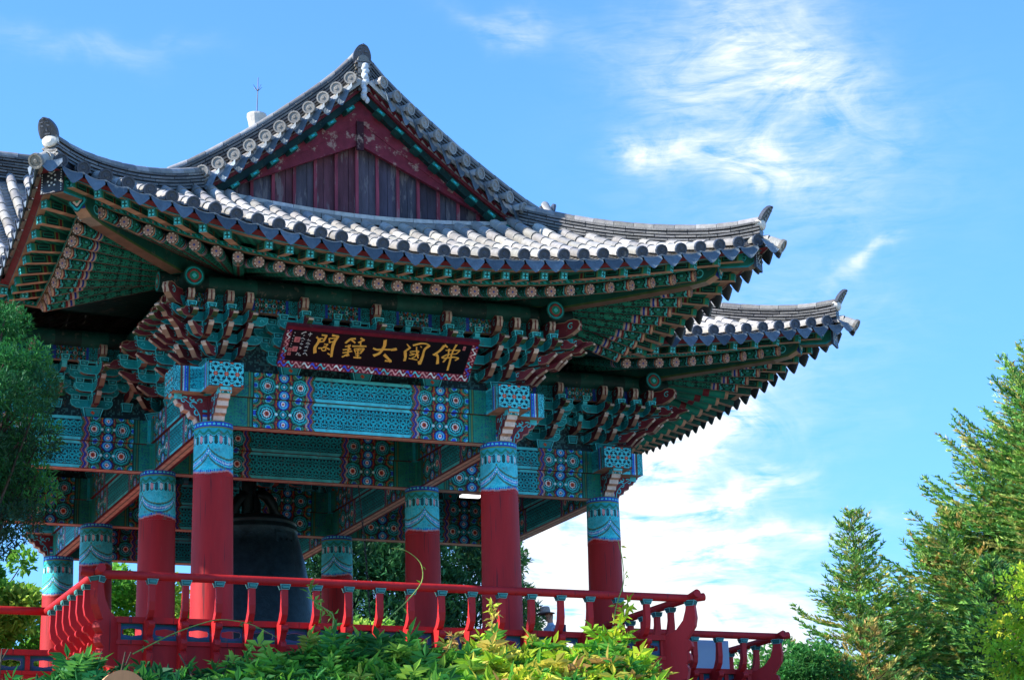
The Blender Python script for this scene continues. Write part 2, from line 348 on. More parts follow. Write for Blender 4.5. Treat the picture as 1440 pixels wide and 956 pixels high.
# corner block: the crossing beam ends and the scroll brackets under them
def star_face(W, H):
    nx, ny = int(W/.01), int(H/.01); u = (np.arange(nx)+.5)*W/nx; v = (np.arange(ny)+.5)*H/ny; U, V = np.meshgrid(u, v)
    C = p_lattice(U-W/2, V-H/2, W/3.3, TQL*.95, INK)
    for k in (-1, 0, 1):
        for (cx, cy) in ((W/2+k*W/3.3, H/2), (W/2+(k+.5)*W/3.3, H*.02), (W/2+(k-.5)*W/3.3, H*.98)):
            x = U-cx; y = V-cy; r = np.hypot(x, y)*(1+.35*np.abs(np.sin(3*np.arctan2(y, x)))); C[r < .038] = INK; C[r < .032] = ORG; C[r < .008] = PNK
    C[(U < .008) | (U > W-.008) | (V < .008) | (V > H-.008)] = INK
    return C
def endblock(mb, d, z0, z1):       # beam end sticking out along d from the column axis
    d = np.array([*d, 0.]); s = np.array([-d[1], d[0], 0]); W = .47; L0, L1 = .166, .60; H = z1-z0
    C = star_face(W, H); ny, nx, _ = C.shape
    uu = np.linspace(-W/2, W/2, nx+1); vv = np.linspace(z0, z1, ny+1); UU, VV = np.meshgrid(uu, vv)
    P = d*L1+UU[..., None]*s+VV[..., None]*np.array([0, 0, 1.]); mb.grid(P, C)
    nl = 40; 
    for sg in (-1, 1):
        ll = np.linspace(L0, L1, nl+1); LL, V2 = np.meshgrid(ll, vv)
        q = (LL[:-1, :-1]-L0)/(L1-L0); w = V2[:-1, :-1]-z0
        Cs = np.zeros(q.shape+(3,)); Cs[:] = p_scroll(LL[:-1, :-1], w, TQ, TQD); Cs[(w < .04) | (w > H-.04)] = TQL
        for a_, b_, c_ in ((.50, .54, OLV), (.54, .60, BLU), (.60, .66, BLU*1.3), (.66, .70, WHT), (.70, .76, RBR), (.76, .8, OLV)): Cs[(q > a_) & (q < b_)] = c_
        k = q > .8; Cs[k] = p_lattice(LL[:-1, :-1], w, .05, TQL, TQD)[k]
        mb.grid(LL[..., None]*d+sg*W/2*s+V2[..., None]*np.array([0, 0, 1.]), Cs)
    c8 = [d*L+s*w for L in (L0, L1) for w in (-W/2, W/2)]
    mb.add([c8[0]+[0, 0, z0], c8[1]+[0, 0, z0], c8[3]+[0, 0, z0], c8[2]+[0, 0, z0]], [[0, 1, 2, 3]], SAL*.8)
    mb.add([c8[0]+[0, 0, z1], c8[1]+[0, 0, z1], c8[3]+[0, 0, z1], c8[2]+[0, 0, z1]], [[0, 1, 2, 3]], GRD)
def curl(cx, cy, r, a0, turns, grow=.15, n=22):
    t = np.linspace(0, 1, n); a = a0+turns*2*PI*t; rr = r*(1-(1-grow)*t); return np.stack([cx+rr*np.cos(a), cy+rr*np.sin(a)], 1)
def scroll_bracket(mb, d):
    d = np.array([*d, 0.]); s = np.array([-d[1], d[0], 0]); Z = np.array([0, 0, 1.])
    prof = [(.16, .0), (.24, .005), (.265, .06), (.33, .085), (.35, .14), (.42, .16), (.44, .22), (.50, .24), (.53, .30), (.58, .33), (.59, .366), (.10, .366), (.10, 0)]
    ec = [SAL*.7, CRM, SAL, CRM, SAL, CRM, SAL, CRM, SAL, TQL, GRD, RBR, RBR]
    mb.slab(prof, (0, 0, 0), d, Z, s, .15, RBR, np.array(ec), border=lin('#b98a78'), b=.014)
    for sg in (-1, 1):
        off = .081
        for cv in (curl(.42, .28, .055, 2.4, -.8), curl(.30, .22, .06, 2.6, -.9), curl(.24, .12, .05, 1.5, -.8), curl(.32, .32, .04, 3.5, .7), curl(.50, .32, .035, 3., -.7), curl(.20, .28, .04, 0, .8)):
            mb.ribbon(cv, (0, 0, 0), d, Z, s*sg, off, .020, TQL)
        mb.ribbon(np.array([(.20, .02), (.21, .1), (.25, .17), (.33, .24), (.42, .30), (.54, .345)]), (0, 0, 0), d, Z, s*sg, off, .014, TQL)
        for k, c in enumerate((TQL, WHT, BLU, RBR, TQ)):
            mb.add([d*.102+s*sg*(off)+Z*(.02+.03*k), d*.17+s*sg*off+Z*(.02+.03*k), d*.17+s*sg*off+Z*(.048+.03*k), d*.102+s*sg*off+Z*(.048+.03*k)], [[0, 1, 2, 3]], c)
    # rounded green pad with arch between bracket and block
    mb.box(d*.50+Z*.33, (.17, .10, .07), TQL, (s, d, Z))
    o = d*.552
    a = np.linspace(0, PI, 13)
    for r, c, e in ((.075, CRM, .003), (.062, GRN, .005), (.045, TQL, .007), (.028, GRD, .009)):
        V = [o+d*e+s*(r*math.cos(t))+Z*(.296+r*math.sin(t)*.85) for t in a]; mb.add(V, [list(range(13))], c)
mb = MB()
for d in ((0, -1), (-1, 0)): endblock(mb, d, .366, .70); scroll_bracket(mb, d)
mb.box((0, 0, .18), (.22, .22, .36), RBR); mb.box((0, 0, .535), (.34, .34, .345), TQ)
me_corner = mb.build('corner_bracket', M_PAINT, data_only=True)
for a in ROT:
    x, y = rot2(-2, -4.98, a); link('corner_bracket', me_corner, pav, (x, y, 0), a)
    x, y = rot2(2, -4.98, a); link('corner_bracket', me_corner, pav, (x, y, 0), a+PI/2)
mb = MB(); mb.box((0, 0, .175), (.3, .3, .36), GRN); mb.box((0, 0, .535), (.40, .40, .345), TQ)
me = mb.build('beam_joint', M_PAINT, data_only=True)
for sx in (-1, 1):
    for sy in (-1, 1): link('beam_joint', me, pav, (sx*2, sy*2, 0))

# ---- bracket sets
Z1 = np.array([0, 0, 1.])
def arm(mb, o, d, h, z, th=.085, c=TQ, e=SAL):      # arm parallel to the wall, boat-shaped
    d = np.array([*d, 0.]); s = np.array([-d[1], d[0], 0])
    pr = [(-h, .125), (-h, .075), (-h+.03, .03), (-h+.08, .004), (-h+.13, 0), (h-.13, 0), (h-.08, .004), (h-.03, .03), (h, .075), (h, .125)]
    mb.slab(pr, np.array([*o, z]), d, Z1, s, th, c*.8, np.array([TQL, TQL, e*.4, e*.28, RBR*.6, e*.28, e*.4, TQL, TQL, GRD]), border=TQL, b=.011)
    for sg in (-1, 1):
        for q in (-h+.09, 0, h-.09):
            mb.ribbon(curl(q, .066, .032, 0, .8), np.array([*o, z]), d, Z1, s*sg, th/2+.005, .012, TQL*1.1)
def soro(mb, x, y, z, w=.13):
    mb.pbox((x, y, z+.036), (w, w, .072), TQ*.85, TQL*1.1, taper=.8, b=.012, motif=TQL)
def nose(mb, o, d, w0, z, k, L=.24):       # red beak at the end of an outward arm
    d = np.array([*d, 0.]); s = np.array([-d[1], d[0], 0]); o = np.array([*o, z])
    if k < 2: pr = [(w0, 0), (w0+.05, -.01), (w0+.12, .0), (w0+L, .085), (w0+L+.045, .12), (w0+L+.03, .145), (w0+L-.03, .14), (w0+.12, .115), (w0, .125)]
    else: pr = [(w0, 0), (w0+.07, -.02), (w0+.15, -.02), (w0+L-.02, .015), (w0+L, .03), (w0+L-.03, .055), (w0+.15, .06), (w0+.10, .11), (w0, .125)]
    n = len(pr); ec = [RBR*.6, RBR*.8, SAL*.55, CRM*1.1, CRM*1.2, PNK, RBR, RBR, RBR] if k < 2 else [GRN*.5, GRN*.6, OLV*.6, CRM, CRM, OLV, OLV, RBR, RBR]
    mb.slab(pr, o, d, Z1, s, .068, lin('#6e2530'), np.array(ec)*.8, border=SAL*.5, b=.007)
    for sg in (-1, 1): mb.ribbon(curl(w0+.03, .06, .035, 1, .9), o, d, Z1, s*sg, .039, .012, TQL)
def topcurl(mb, o, d, w0, z, sc=1.0):
    d = np.array([*d, 0.]); s = np.array([-d[1], d[0], 0]); o = np.array([*o, z])
    pr = np.array([(w0-.10, -.02), (w0+.02, -.02), (w0+.10, .02), (w0+.17, .08), (w0+.20, .15), (w0+.18, .21), (w0+.12, .235), (w0+.06, .225), (w0+.02, .20), (w0-.10, .20)])
    pr = np.stack([w0+(pr[:, 0]-w0)*sc, pr[:, 1]*1.0], 1)
    ec = [RBR*.6, SAL*.4, SAL*.8, CRM, CRM, CRM, WHT, CRM, RBR, RBR]
    mb.slab(pr, o, d, Z1, s, .085, lin('#6e2530'), np.array(ec)*.75, border=SAL*.6, b=.012)
    mb.box(o+d*(w0+.195*sc)+Z1*.13, (.012, .016, .13), RBR, (s, d, Z1))
    for sg in (-1, 1): mb.ribbon(curl(w0+.09*sc, .13, .05, 1, 1.1), o, d, Z1, s*sg, .048, .014, TQL)
ST = .26; LV = .18
def straight_set():
    mb = MB(); ns = MB(); X = (1, 0); Y = (0, -1)
    mb.pbox((0, 0, .775), (.30, .30, .14), TQ*.75, TQL, taper=.72, motif=ORG)
    for k in range(3):
        z = .852+LV*k
        for j in range(-k, k+1):
            h = .30+.088*(k-abs(j)); y = -ST*j
            arm(mb, (0, y), X, h, z)
            for q in (-h+.07, 0, h-.07): soro(mb, q, y, z+.118)
        L = ST*(k+1)
        arm(mb, (0, 0), Y, L+.03, z-.001, th=.083)
        soro(mb, 0, -L+.02, z+.118); soro(mb, 0, L-.02, z+.118)
        nose(ns, (0, 0), Y, L+.01, z, k)
    z = .852+LV*3
    arm(mb, (0, -ST*2), X, .36, z-.02)
    for zz_ in (1, 2):
        arm(mb, (.5, -ST*.5*zz_), X, .17, .852+LV*zz_+.06, th=.07); arm(mb, (.5, -.10), Y, .14+.16*zz_, .852+LV*zz_+.058, th=.07); soro(mb, .5, -.28*zz_, .852+LV*zz_+.18, .12)
    mb.pbox((.5, -.0, .90), (.17, .17, .12), TQ*.6, TQL, taper=.75)
    mb.slab([(0, .96), (.30, 1.0), (.36, 1.08), (.2, 1.1), (0, 1.1)], (.5, 0, 0), (0, -1, 0), Z1, X+(0,), .06, lin('#6e2530'), SAL*.5)
    arm(mb, (0, 0), Y, .62, z-.012, th=.083)
    topcurl(ns, (0, 0), Y, .60, z-.01)
    return mb.build('bracket_set', M_PAINT, data_only=True), ns.build('bracket_nose', M_PAINT, data_only=True)
def corner_set():
    mb = MB(); ns = MB()
    mb.pbox((0, 0, .775), (.34, .34, .14), TQ*.75, TQL, taper=.72, motif=ORG)
    for k in range(3):
        z = .852+LV*k
        for ax, sd in (((0, -1), (-1, 0)), ((-1, 0), (0, -1))):
            d = np.array(ax); s = np.array(sd)
            for j in range(0, k+1):
                o = s*ST*j; L = ST*(k+1)
                c = o+d*(L-.3)/2
                arm(mb, c, ax, (L+.32)/2+.03, z+(.001 if ax[0] else -.001), th=.083)
                nose(ns, o, ax, L+.01, z, k, .24)
                soro(mb, *(o+d*(L-.02)), z+.118)
        dg = np.array((-1, -1))/math.sqrt(2); L = ST*(k+1)*1.414
        arm(mb, dg*(L/2), dg, L/2+.05, z+.003, th=.10); nose(ns, (0, 0), dg, L+.06, z+.003, k, .30)
        nose(ns, (0, 0), dg, L+.02, z-.07, 0, .20)
        for sh in (-1, 1):
            pd = np.array((dg[1], -dg[0]))*sh
            nose(ns, dg*L*.45+pd*.20, dg, L*.45+.05, z-.04, k, .22)
    z = .852+LV*3
    for ax, sd in (((0, -1), (-1, 0)), ((-1, 0), (0, -1))):
        for j in (0, 1, 2):
            o = np.array(sd)*ST*j; arm(mb, o+np.array(ax)*.25, ax, .37, z-.014+(.002 if ax[0] else 0), th=.083); topcurl(ns, o, ax, .60, z-.01)
    topcurl(ns, (0, 0), np.array((-1, -1))/math.sqrt(2), 1.02, z-.0, 1.25)
    arm(mb, np.array((-1, -1))*.33, np.array((-1, -1))/math.sqrt(2), .5, z-.01, th=.09)
    # side sets just inside the corner
    for ax, sd in (((0, -1), (1, 0)), ((-1, 0), (0, 1))):
        o = np.array(sd)*.26
        for k in range(3):
            z = .852+LV*k; nose(ns, o, ax, ST*(k+1)+.01, z, k); arm(mb, o+np.array(ax)*ST*(k+1)/2, ax, ST*(k+1)/2+.05, z, th=.083)
        topcurl(ns, o, ax, .60, .852+LV*3-.01)
        for j in range(3):
            arm(mb, np.array(sd)*.22+np.array(ax)*ST*j, sd, .34, .852+LV*max(j, 1), th=.08)
    return mb.build('corner_bracket_set', M_PAINT, data_only=True), ns.build('bracket_nose', M_PAINT, data_only=True)
sA, sN = straight_set(); cA, cN = corner_set()
def put(me, mn, name, x, y, a):
    o = link(name, me, pav, (x, y, 0), a); link('bracket_nose', mn, o); return o
for a in ROT:
    for t in (-1, 0, 1): put(sA, sN, 'bracket_set', *rot2(t*1.0, -4.98, a), a)
    for v in (2.98, 3.98):
        put(sA, sN, 'bracket_set', *rot2(-2, -v, a), a-PI/2); put(sA, sN, 'bracket_set', *rot2(2, -v, a), a+PI/2)
    put(cA, cN, 'corner_bracket_set', *rot2(-2, -4.98, a), a); put(cA, cN, 'corner_bracket_set', *rot2(2, -4.98, a), a+PI/2)
    put(sA, sN, 'bracket_set', *rot2(-2, -2, a), a-PI/4)

# ---- wing geometry (local to the pavilion centre, outward = -y)
SB = .26; W0, W1 = 2.50, .37; UU_ = 2+W0+W1; VV_ = 4.98+W0+W1
def tt_(c): return max(0., 1-c/UU_)
def edge(side, s, w0, w1, z0, z1, p):
    """point on an eave curve. side 'f': s=u in [-U,U]; side +-1: s=v. returns x,y,z"""
    U = 2+w0+w1
    if side == 'f':
        t = min(1, abs(s)/U); return np.array([s, -(4.98+w0+w1*t*t), z0+z1*t**p])
    V = 4.98+w0+w1; t = max(0., 1-(V-s)/U); return np.array([side*(2+w0+SB+(w1-SB)*t*t), -s, z0+z1*t**p])
def disc_z(t): return 1.81+.55*t**1.8
def Fs(d): return .46*d+.048*d*d
def zroof_side(au, v):          # side slope height at |u|, v
    t = tt_(VV_-v); e = 2+W0+SB+(W1-SB)*t*t; d = max(0, e-SB*.5-au); fd = max(0, 1-d/3.2)**1.3
    return 1.81+Fs(d)+(disc_z(t)-1.81)*fd
def zroof_front(u, v):
    t = min(1, abs(u)/UU_); e = 4.98+W0+W1*t*t; d = max(0, e-v); fd = max(0, 1-d/3.2)**1.3
    return 1.81+Fs(d)+(disc_z(t)-1.81)*fd-.22*min(1, d/2.3)*max(0, 1-(u/2.1)**2)
VG = 5.30        # verge plane (v)
VW = 4.90        # gable wall plane
tile_c = lambda lo=.75, hi=1.15: lin('#a9a59d')*random.uniform(lo, hi)*np.array([1, random.uniform(.97, 1.0), random.uniform(.93, 1.02)])
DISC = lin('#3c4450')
def roll(mb, P, N, end='eave', r=.075, step=.33):
    """convex tiles laid down path P (top to bottom), N = up vectors"""
    P = np.array(P); seg = np.linalg.norm(np.diff(P, axis=0), axis=1); L = np.concatenate([[0], np.cumsum(seg)]); T = L[-1]
    if T < .08: return
    tone = random.uniform(.85, 1.1); n = max(1, int(round(T/step))); ks = T-np.arange(n, -1, -1)*(T/n)
    for i in range(n):
        a, b = ks[i], ks[i+1]
        p0 = np.array([np.interp(a, L, P[:, k]) for k in range(3)]); p1 = np.array([np.interp(b, L, P[:, k]) for k in range(3)])
        d = (p1-p0)/np.linalg.norm(p1-p0); sd = np.cross(d, [0, 0, 1.]); sd /= np.linalg.norm(sd); up = np.cross(sd, d)
        th = np.linspace(-.15*PI, 1.15*PI, 8); c = tile_c(.62, 1.2)*tone; jx = random.uniform(-.008, .008)
        ringv = []
        for q, rr_, lift in ((p0, r*.93, -.002), (p1, r, .008), (p1, r*.9, .0)):
            ringv.append(q+sd*jx+up*lift+rr_*(np.cos(th)[:, None]*sd+np.sin(th)[:, None]*up))
        mb.grid(np.array(ringv[:2]), c, smooth=True); mb.grid(np.array(ringv[1:]), c*.9)
    if end:
        th = np.linspace(0, 2*PI, 13)[:-1]; dc = DISC if end == 'eave' else lin('#847e74')  # shade put into the eave discs' dark tone; verge discs paler
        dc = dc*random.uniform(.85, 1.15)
        f = d
        up2 = up; sd2 = sd
        V = lambda rr_, o: p1+f*o+up*.012+rr_*(np.cos(th)[:, None]*sd2+np.sin(th)[:, None]*up2)
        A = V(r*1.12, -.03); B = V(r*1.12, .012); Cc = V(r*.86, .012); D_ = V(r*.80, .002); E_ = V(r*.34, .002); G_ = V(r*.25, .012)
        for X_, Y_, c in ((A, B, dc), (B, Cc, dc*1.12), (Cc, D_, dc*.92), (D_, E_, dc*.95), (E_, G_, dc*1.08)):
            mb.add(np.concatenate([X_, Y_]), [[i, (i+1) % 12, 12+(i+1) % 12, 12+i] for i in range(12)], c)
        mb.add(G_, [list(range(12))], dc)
def channel(mb, P0, P1, step=.115):
    """concave tile strip between two neighbouring rolls' paths (top to bottom)"""
    P0 = np.array(P0); P1 = np.array(P1); m = max(2, int(np.linalg.norm(P0[0]-P0[-1])/step))
    T = np.linspace(0, 1, len(P0)); T1 = np.linspace(0, 1, len(P1)); t = np.linspace(0, 1, m+1)
    A = np.stack([np.interp(t, T, P0[:, k]) for k in range(3)], 1); B = np.stack([np.interp(t, T1, P1[:, k]) for k in range(3)], 1)
    for i in range(m):
        c = tile_c(.7, 1.05)
        rows = []
        for j, dz in ((i, -.012), (i+1, .010)):
            w = np.array([0, .25, .5, .75, 1])[:, None]; p = A[j]*(1-w)+B[j]*w; p[:, 2] += dz-.045-.035*np.sin(w[:, 0]*PI); rows.append(p)
        rows.append(rows[-1]-[0, 0, .022]); mb.grid(np.array(rows), np.array([[c]*4, [c*.8]*4]))
def drip(mb, A, B, out, bright=1.0, w0_=.05, dk=1.0):
    """hanging end of a concave tile between roll ends A and B: a curved plate ending in a point"""
    A = np.array(A); B = np.array(B); out = np.array(out, float); out /= np.linalg.norm(out)
    w = np.linspace(w0_, 1-w0_, 9); c = lin('#4c575e')*random.uniform(.55, 1.5)*bright  # plate toned dark to carry the shade of its upright face
    top = np.array([A*(1-q)+B*q+Z1*(-.045-.030*math.sin(q*PI)) for q in w])
    dep = np.array([.060+.085*min(1, (1-abs(q-.5)*2.4)*1.15) if abs(q-.5) < .4 else .05 for q in w])*dk
    bot = top+out*.05*np.ones((9, 1))-Z1*dep[:, None]
    mid = top+out*.012-Z1*dep[:, None]*.25
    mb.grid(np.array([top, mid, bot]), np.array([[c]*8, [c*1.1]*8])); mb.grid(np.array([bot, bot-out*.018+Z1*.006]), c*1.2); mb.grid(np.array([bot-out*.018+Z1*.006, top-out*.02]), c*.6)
def build_tiles():
    mb = MB(); SP = .272
    # front hip slope
    n = int(2*UU_/SP); us = (np.arange(n)-(n-1)/2)*SP
    def fpath(u, m=14):
        t = min(1, abs(u)/UU_); ve = 4.98+W0+W1*t*t
        vt = VG-.07 if abs(u) < 2.15 else 4.98+ (abs(u)-2)
        vt = max(vt, VG-.07)
        if vt > ve-.02: vt = ve-.02
        return [np.array([u, -v, zroof_front(u, v)]) for v in np.linspace(vt, ve, m)]
    for u in us:
        p = fpath(u)
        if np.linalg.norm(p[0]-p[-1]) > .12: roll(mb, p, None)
    for a, b in zip(us[:-1], us[1:]):
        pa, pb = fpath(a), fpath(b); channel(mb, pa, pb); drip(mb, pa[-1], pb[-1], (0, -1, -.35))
    # side slopes
    for sx in (-1, 1):
        def spath(v, m=20):
            t = tt_(VV_-v); ue = 2+W0+SB+(W1-SB)*t*t
            if v > VG: ut = max(0, 2+(v-4.98)); ut = min(ut, ue-.02)
            else: ut = .06
            if v < 2+W0+SB: ue = v          # inside the valley line
            return [np.array([sx*u, -v, zroof_side(u, v)]) for u in np.linspace(ut, ue, m)]
        vs = np.arange(VG-.02, 0.1, -SP)[::-1]; vs = np.concatenate([vs, np.arange(VG-.02+SP, VV_-.05, SP)])
        for v in vs:
            p = spath(v)
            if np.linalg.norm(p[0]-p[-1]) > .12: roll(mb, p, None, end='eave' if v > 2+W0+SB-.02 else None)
        for a, b in zip(vs[:-1], vs[1:]):
            if a < VG < b-.05:
                pass
            pa, pb = spath(a), spath(b)
            if a <= VG and b > VG:      # keep the strip beside the gable from slanting: end both at the hip start
                u0 = abs(pb[0][0]); pa = [q for q in pa if abs(q[0]) >= u0-.12]
                if len(pa) < 3: continue
            channel(mb, pa, pb)
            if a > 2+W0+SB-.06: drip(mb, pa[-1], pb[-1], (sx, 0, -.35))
        # verge: short rolls across the gable edge facing outward
        L = 0; pts = [(u, zroof_side(u, VG)) for u in np.linspace(.0, 2.25, 200)]; acc = 0; nxt = .24; prev = pts[0]; last = None
        for q in pts[1:]:
            acc += math.hypot(q[0]-prev[0], q[1]-prev[1]); prev = q
            if acc >= nxt:
                nxt += .262
                sl = np.array([sx*.62, -.0, 0]); base = np.array([sx*q[0], 0, q[1]+.03])
                p = [base+np.array([-sx*.14, -(VG-.22), .09]), base+np.array([-sx*.05, -(VG-.07), .075]), base+np.array([sx*.06, -VG-.09, .06])]
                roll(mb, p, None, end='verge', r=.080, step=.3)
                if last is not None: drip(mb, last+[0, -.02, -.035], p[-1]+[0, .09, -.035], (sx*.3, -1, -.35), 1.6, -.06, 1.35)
                last = p[-1]
    return mb.build('roof_tiles', M_TILE, data_only=True)
part4('roof_tiles', build_tiles())

# ---- ridges: stacked courses with a round cap
def ridge_mesh(mb, P, n=5, hw=.10, lh=.046, cap=.075, drop=.05, vert=False):
    P = np.array(P, float); seg = np.linalg.norm(np.diff(P, axis=0), axis=1); L = np.concatenate([[0], np.cumsum(seg)]); T = L[-1]
    at = lambda s: np.array([np.interp(s, L, P[:, k]) for k in range(3)])
    def frame(s):
        a = at(max(0, s-.05)); b = at(min(T, s+.05)); d = (b-a)/np.linalg.norm(b-a); sd = np.cross(d, Z1); sd /= np.linalg.norm(sd); return d, sd, (Z1 if vert else np.cross(sd, d))
    # mortar core
    m = 16; rows = []
    for s in np.linspace(0, T, m):
        d, sd, up = frame(s); p = at(s); w = hw*.72; h = n*lh
        rows.append([p-sd*w-up*(drop+.08), p-sd*w+up*h, p+sd*w+up*h, p+sd*w-up*(drop+.08)])
    mb.grid(np.array(rows), lin('#34343a')*.6); mb.add(rows[0], [[0, 1, 2, 3]], lin('#7d7a74')); mb.add(rows[-1], [[0, 1, 2, 3]], lin('#7d7a74'))
    for i in range(-1, n):
        s = -random.uniform(0, .25)
        while s < T:
            e = min(T, s+.29); a = max(0, s)
            if e-a > .03:
                d, sd, up = frame((a+e)/2); pa, pb = at(a), at(e); w = hw*(1.0 if i % 2 else .93)+random.uniform(-.004, .004); z0 = i*lh+.010; z1 = z0+lh*.56; c = tile_c(.16, .42)  # courses darker than the rolls: shade of upright faces put into the colour
                tw = random.uniform(-.003, .003)
                pts = [pa-sd*w+up*z0, pb-sd*w+up*(z0+tw), pb+sd*w+up*(z0+tw), pa+sd*w+up*z0, pa-sd*w*1.0+up*z1, pb-sd*w+up*(z1+tw), pb+sd*w+up*(z1+tw), pa+sd*w+up*z1]
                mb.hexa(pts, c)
            s += .30
    s = 0; k = max(1, round(T/.30)); sl = T/k
    for i in range(k):
        a, b = i*sl, (i+1)*sl-.008; d, sd, up = frame((a+b)/2); pa, pb = at(a), at(b); h = n*lh+.012; c = tile_c(.32, .85); th = np.linspace(-.1*PI, 1.1*PI, 9)
        R0, R1 = [q+up*h+rr_*(np.cos(th)[:, None]*sd+np.sin(th)[:, None]*up*.95) for q, rr_ in ((pa, cap*1.03), (pb, cap*.96))]
        mb.grid(np.array([R0, R1]), c, smooth=True); mb.add(R0, [list(range(9))], c*.8); mb.add(R1, [list(range(9))[::-1]], c*.8)
    d, sd, up = frame(T); return at(T), d, sd, up, n*lh
def end_tile(me_t, me_m, p, d, sd, h, sc=1.0, lean=.35):
    """upright ogive end tile with relief, sitting on a mortar lump"""
    d = np.array([d[0], d[1], 0]); d /= np.linalg.norm(d); up = Z1+d*lean; up /= np.linalg.norm(up); f = np.cross(sd, up); f = f if f@d > 0 else -f
    t = np.linspace(0, 1, 10); hw = .125*np.sqrt(np.clip(1-t**2.2, 0, 1))*sc*(1+.12*np.sin(t*PI)); H = .27*sc; o = p+Z1*(h-.005)+d*.03
    L = [o-sd*w+up*H*q+f*.05*q*q for w, q in zip(hw, t)]; R = [o+sd*w+up*H*q+f*.05*q*q for w, q in zip(hw, t)]
    F = np.array(L+R[::-1]); B = F-f*.045; n = len(F)
    dk = lin('#4b4e55')
    me_t.add(F+f*.0, [list(range(n))], dk); me_t.add(B, [list(range(n))[::-1]], dk*.8)
    me_t.add(np.concatenate([F, B]), [[i, (i+1) % n, n+(i+1) % n, n+i] for i in range(n)], dk*1.2)
    # relief: brow, eyes, nose, mouth of the goblin face
    for (x, y, w_, h_) in ((-.045, .16, .04, .022), (.045, .16, .04, .022), (0, .11, .022, .05), (0, .055, .075, .02), (-.04, .205, .05, .014), (.04, .205, .05, .014), (0, .25, .03, .02)):
        q = y/.27; c = o+sd*x*sc+up*y*sc+f*(.05*q*q+.006); me_t.box(c, (w_*sc, .018, h_*sc), dk*1.35, (sd, f, up))
    # mortar lump
    rows = []
    for q, rr_ in ((-.5, .03), (-.35, .085), (0, .11), (.35, .10), (.55, .05)):
        th = np.arange(12)*2*PI/12; rows.append(p+Z1*(h-.035)+d*(-.02+q*.14)+rr_*sc*(np.cos(th)[:, None]*sd*1.05+np.sin(th)[:, None]*Z1*.8))
    for A_, B_ in zip(rows[:-1], rows[1:]):
        me_m.add(np.concatenate([A_, B_]), [[i, (i+1) % 12, 12+(i+1) % 12, 12+i] for i in range(12)], lin('#d8d0c2'), smooth=True)
    me_m.add(rows[-1], [list(range(12))], lin('#d8d0c2')); me_m.add(rows[0], [list(range(12))], lin('#d8d0c2'))
def ridge_part(name, P, copies, **k):
    a = MB(); r = ridge_mesh(a, P, **k); mr = a.build(name, M_TILE, data_only=True); return mr, r
# main ridge of a wing
P = [np.array([0, -v, 4.86+.07*(v/5)**2]) for v in np.linspace(.3, 5.28, 14)]
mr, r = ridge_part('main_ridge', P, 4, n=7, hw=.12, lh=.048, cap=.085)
a = MB(); m_ = MB(); end_tile(a, m_, r[0]-np.array([0, -.12, 0]), r[1], r[2], r[4], 1.0, .10); met = a.build('ridge_end_tile', M_TILE, data_only=True); mem = m_.build('mortar', M_PLAS, data_only=True)
# white mortar running down below the end tile
m2 = MB(); 
for i in range(16): m2.lathe([(0, .05), (.02+.02*random.random(), .03), (.035+.02*random.random(), -.01), (.02, -.05), (0, -.06)], (random.uniform(-.035, .035), -5.33+random.uniform(-.02, .02), 5.17-.033*i), 7, lin('#cfd6da')*random.uniform(.7, 1))
me_drip = m2.build('mortar_run', M_PLAS, data_only=True)
o = link('main_ridge', mr, pav); link('ridge_end_tile', met, o); link('mortar', mem, o); link('mortar_run', me_drip, o)
for q in ROT[1:]: copyto(o, pav, rz=q)
for sx in (-1, 1):
    # verge ridge
    us = np.linspace(.0, 2.72, 18); P = [np.array([sx*u, -(5.08+.02*u), zroof_side(u, 5.2)+.015+(.10 if u < .4 else .0)*(1-u/.4)]) for u in us]
    P[-1] = P[-1]+np.array([0, 0, .03]); P[-2] = P[-2]+np.array([0, 0, .01])
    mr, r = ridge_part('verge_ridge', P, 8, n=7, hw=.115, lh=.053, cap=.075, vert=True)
    part4('verge_ridge', mr)
    ws = np.linspace(.10, 2.74, 18); P = []
    for w in ws: P.append(np.array([sx*(2+w), -(4.98+w), zroof_front(2+w, 4.98+w)+.02]))
    P[-1][2] += .05; P[-2][2] += .025; P[-3][2] += .01
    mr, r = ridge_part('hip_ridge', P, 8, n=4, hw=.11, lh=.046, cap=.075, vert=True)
    a = MB(); m_ = MB(); end_tile(a, m_, r[0], r[1], r[2], r[4], .92, .45)
    # the corner's own cap tiles, running out and drooping over the corner
    e0 = P[-1]; dg = np.array([sx, -1, 0])/math.sqrt(2); sdg = np.array([1, sx, 0])/math.sqrt(2)
    pts = [e0+dg*q+Z1*(-.09-.10*q-3.0*max(0, q-.10)**2) for q in (-.10, .0, .10, .19, .27)]
    roll(mr_ := MB(), pts, None, end='verge', r=.085, step=.2)
    for sh in (-1, 1):
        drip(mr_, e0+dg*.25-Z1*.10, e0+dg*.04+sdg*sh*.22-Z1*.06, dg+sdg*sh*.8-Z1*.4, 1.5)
    mc = mr_.build('corner_cap_tile', M_TILE, data_only=True)
    met = a.build('ridge_end_tile', M_TILE, data_only=True); mem = m_.build('mortar', M_PLAS, data_only=True)
    o = link('hip_ridge', mr, pav); link('ridge_end_tile', met, o); link('mortar', mem, o); link('corner_cap_tile', mc, o)
    for q in ROT[1:]: copyto(o, pav, rz=q)
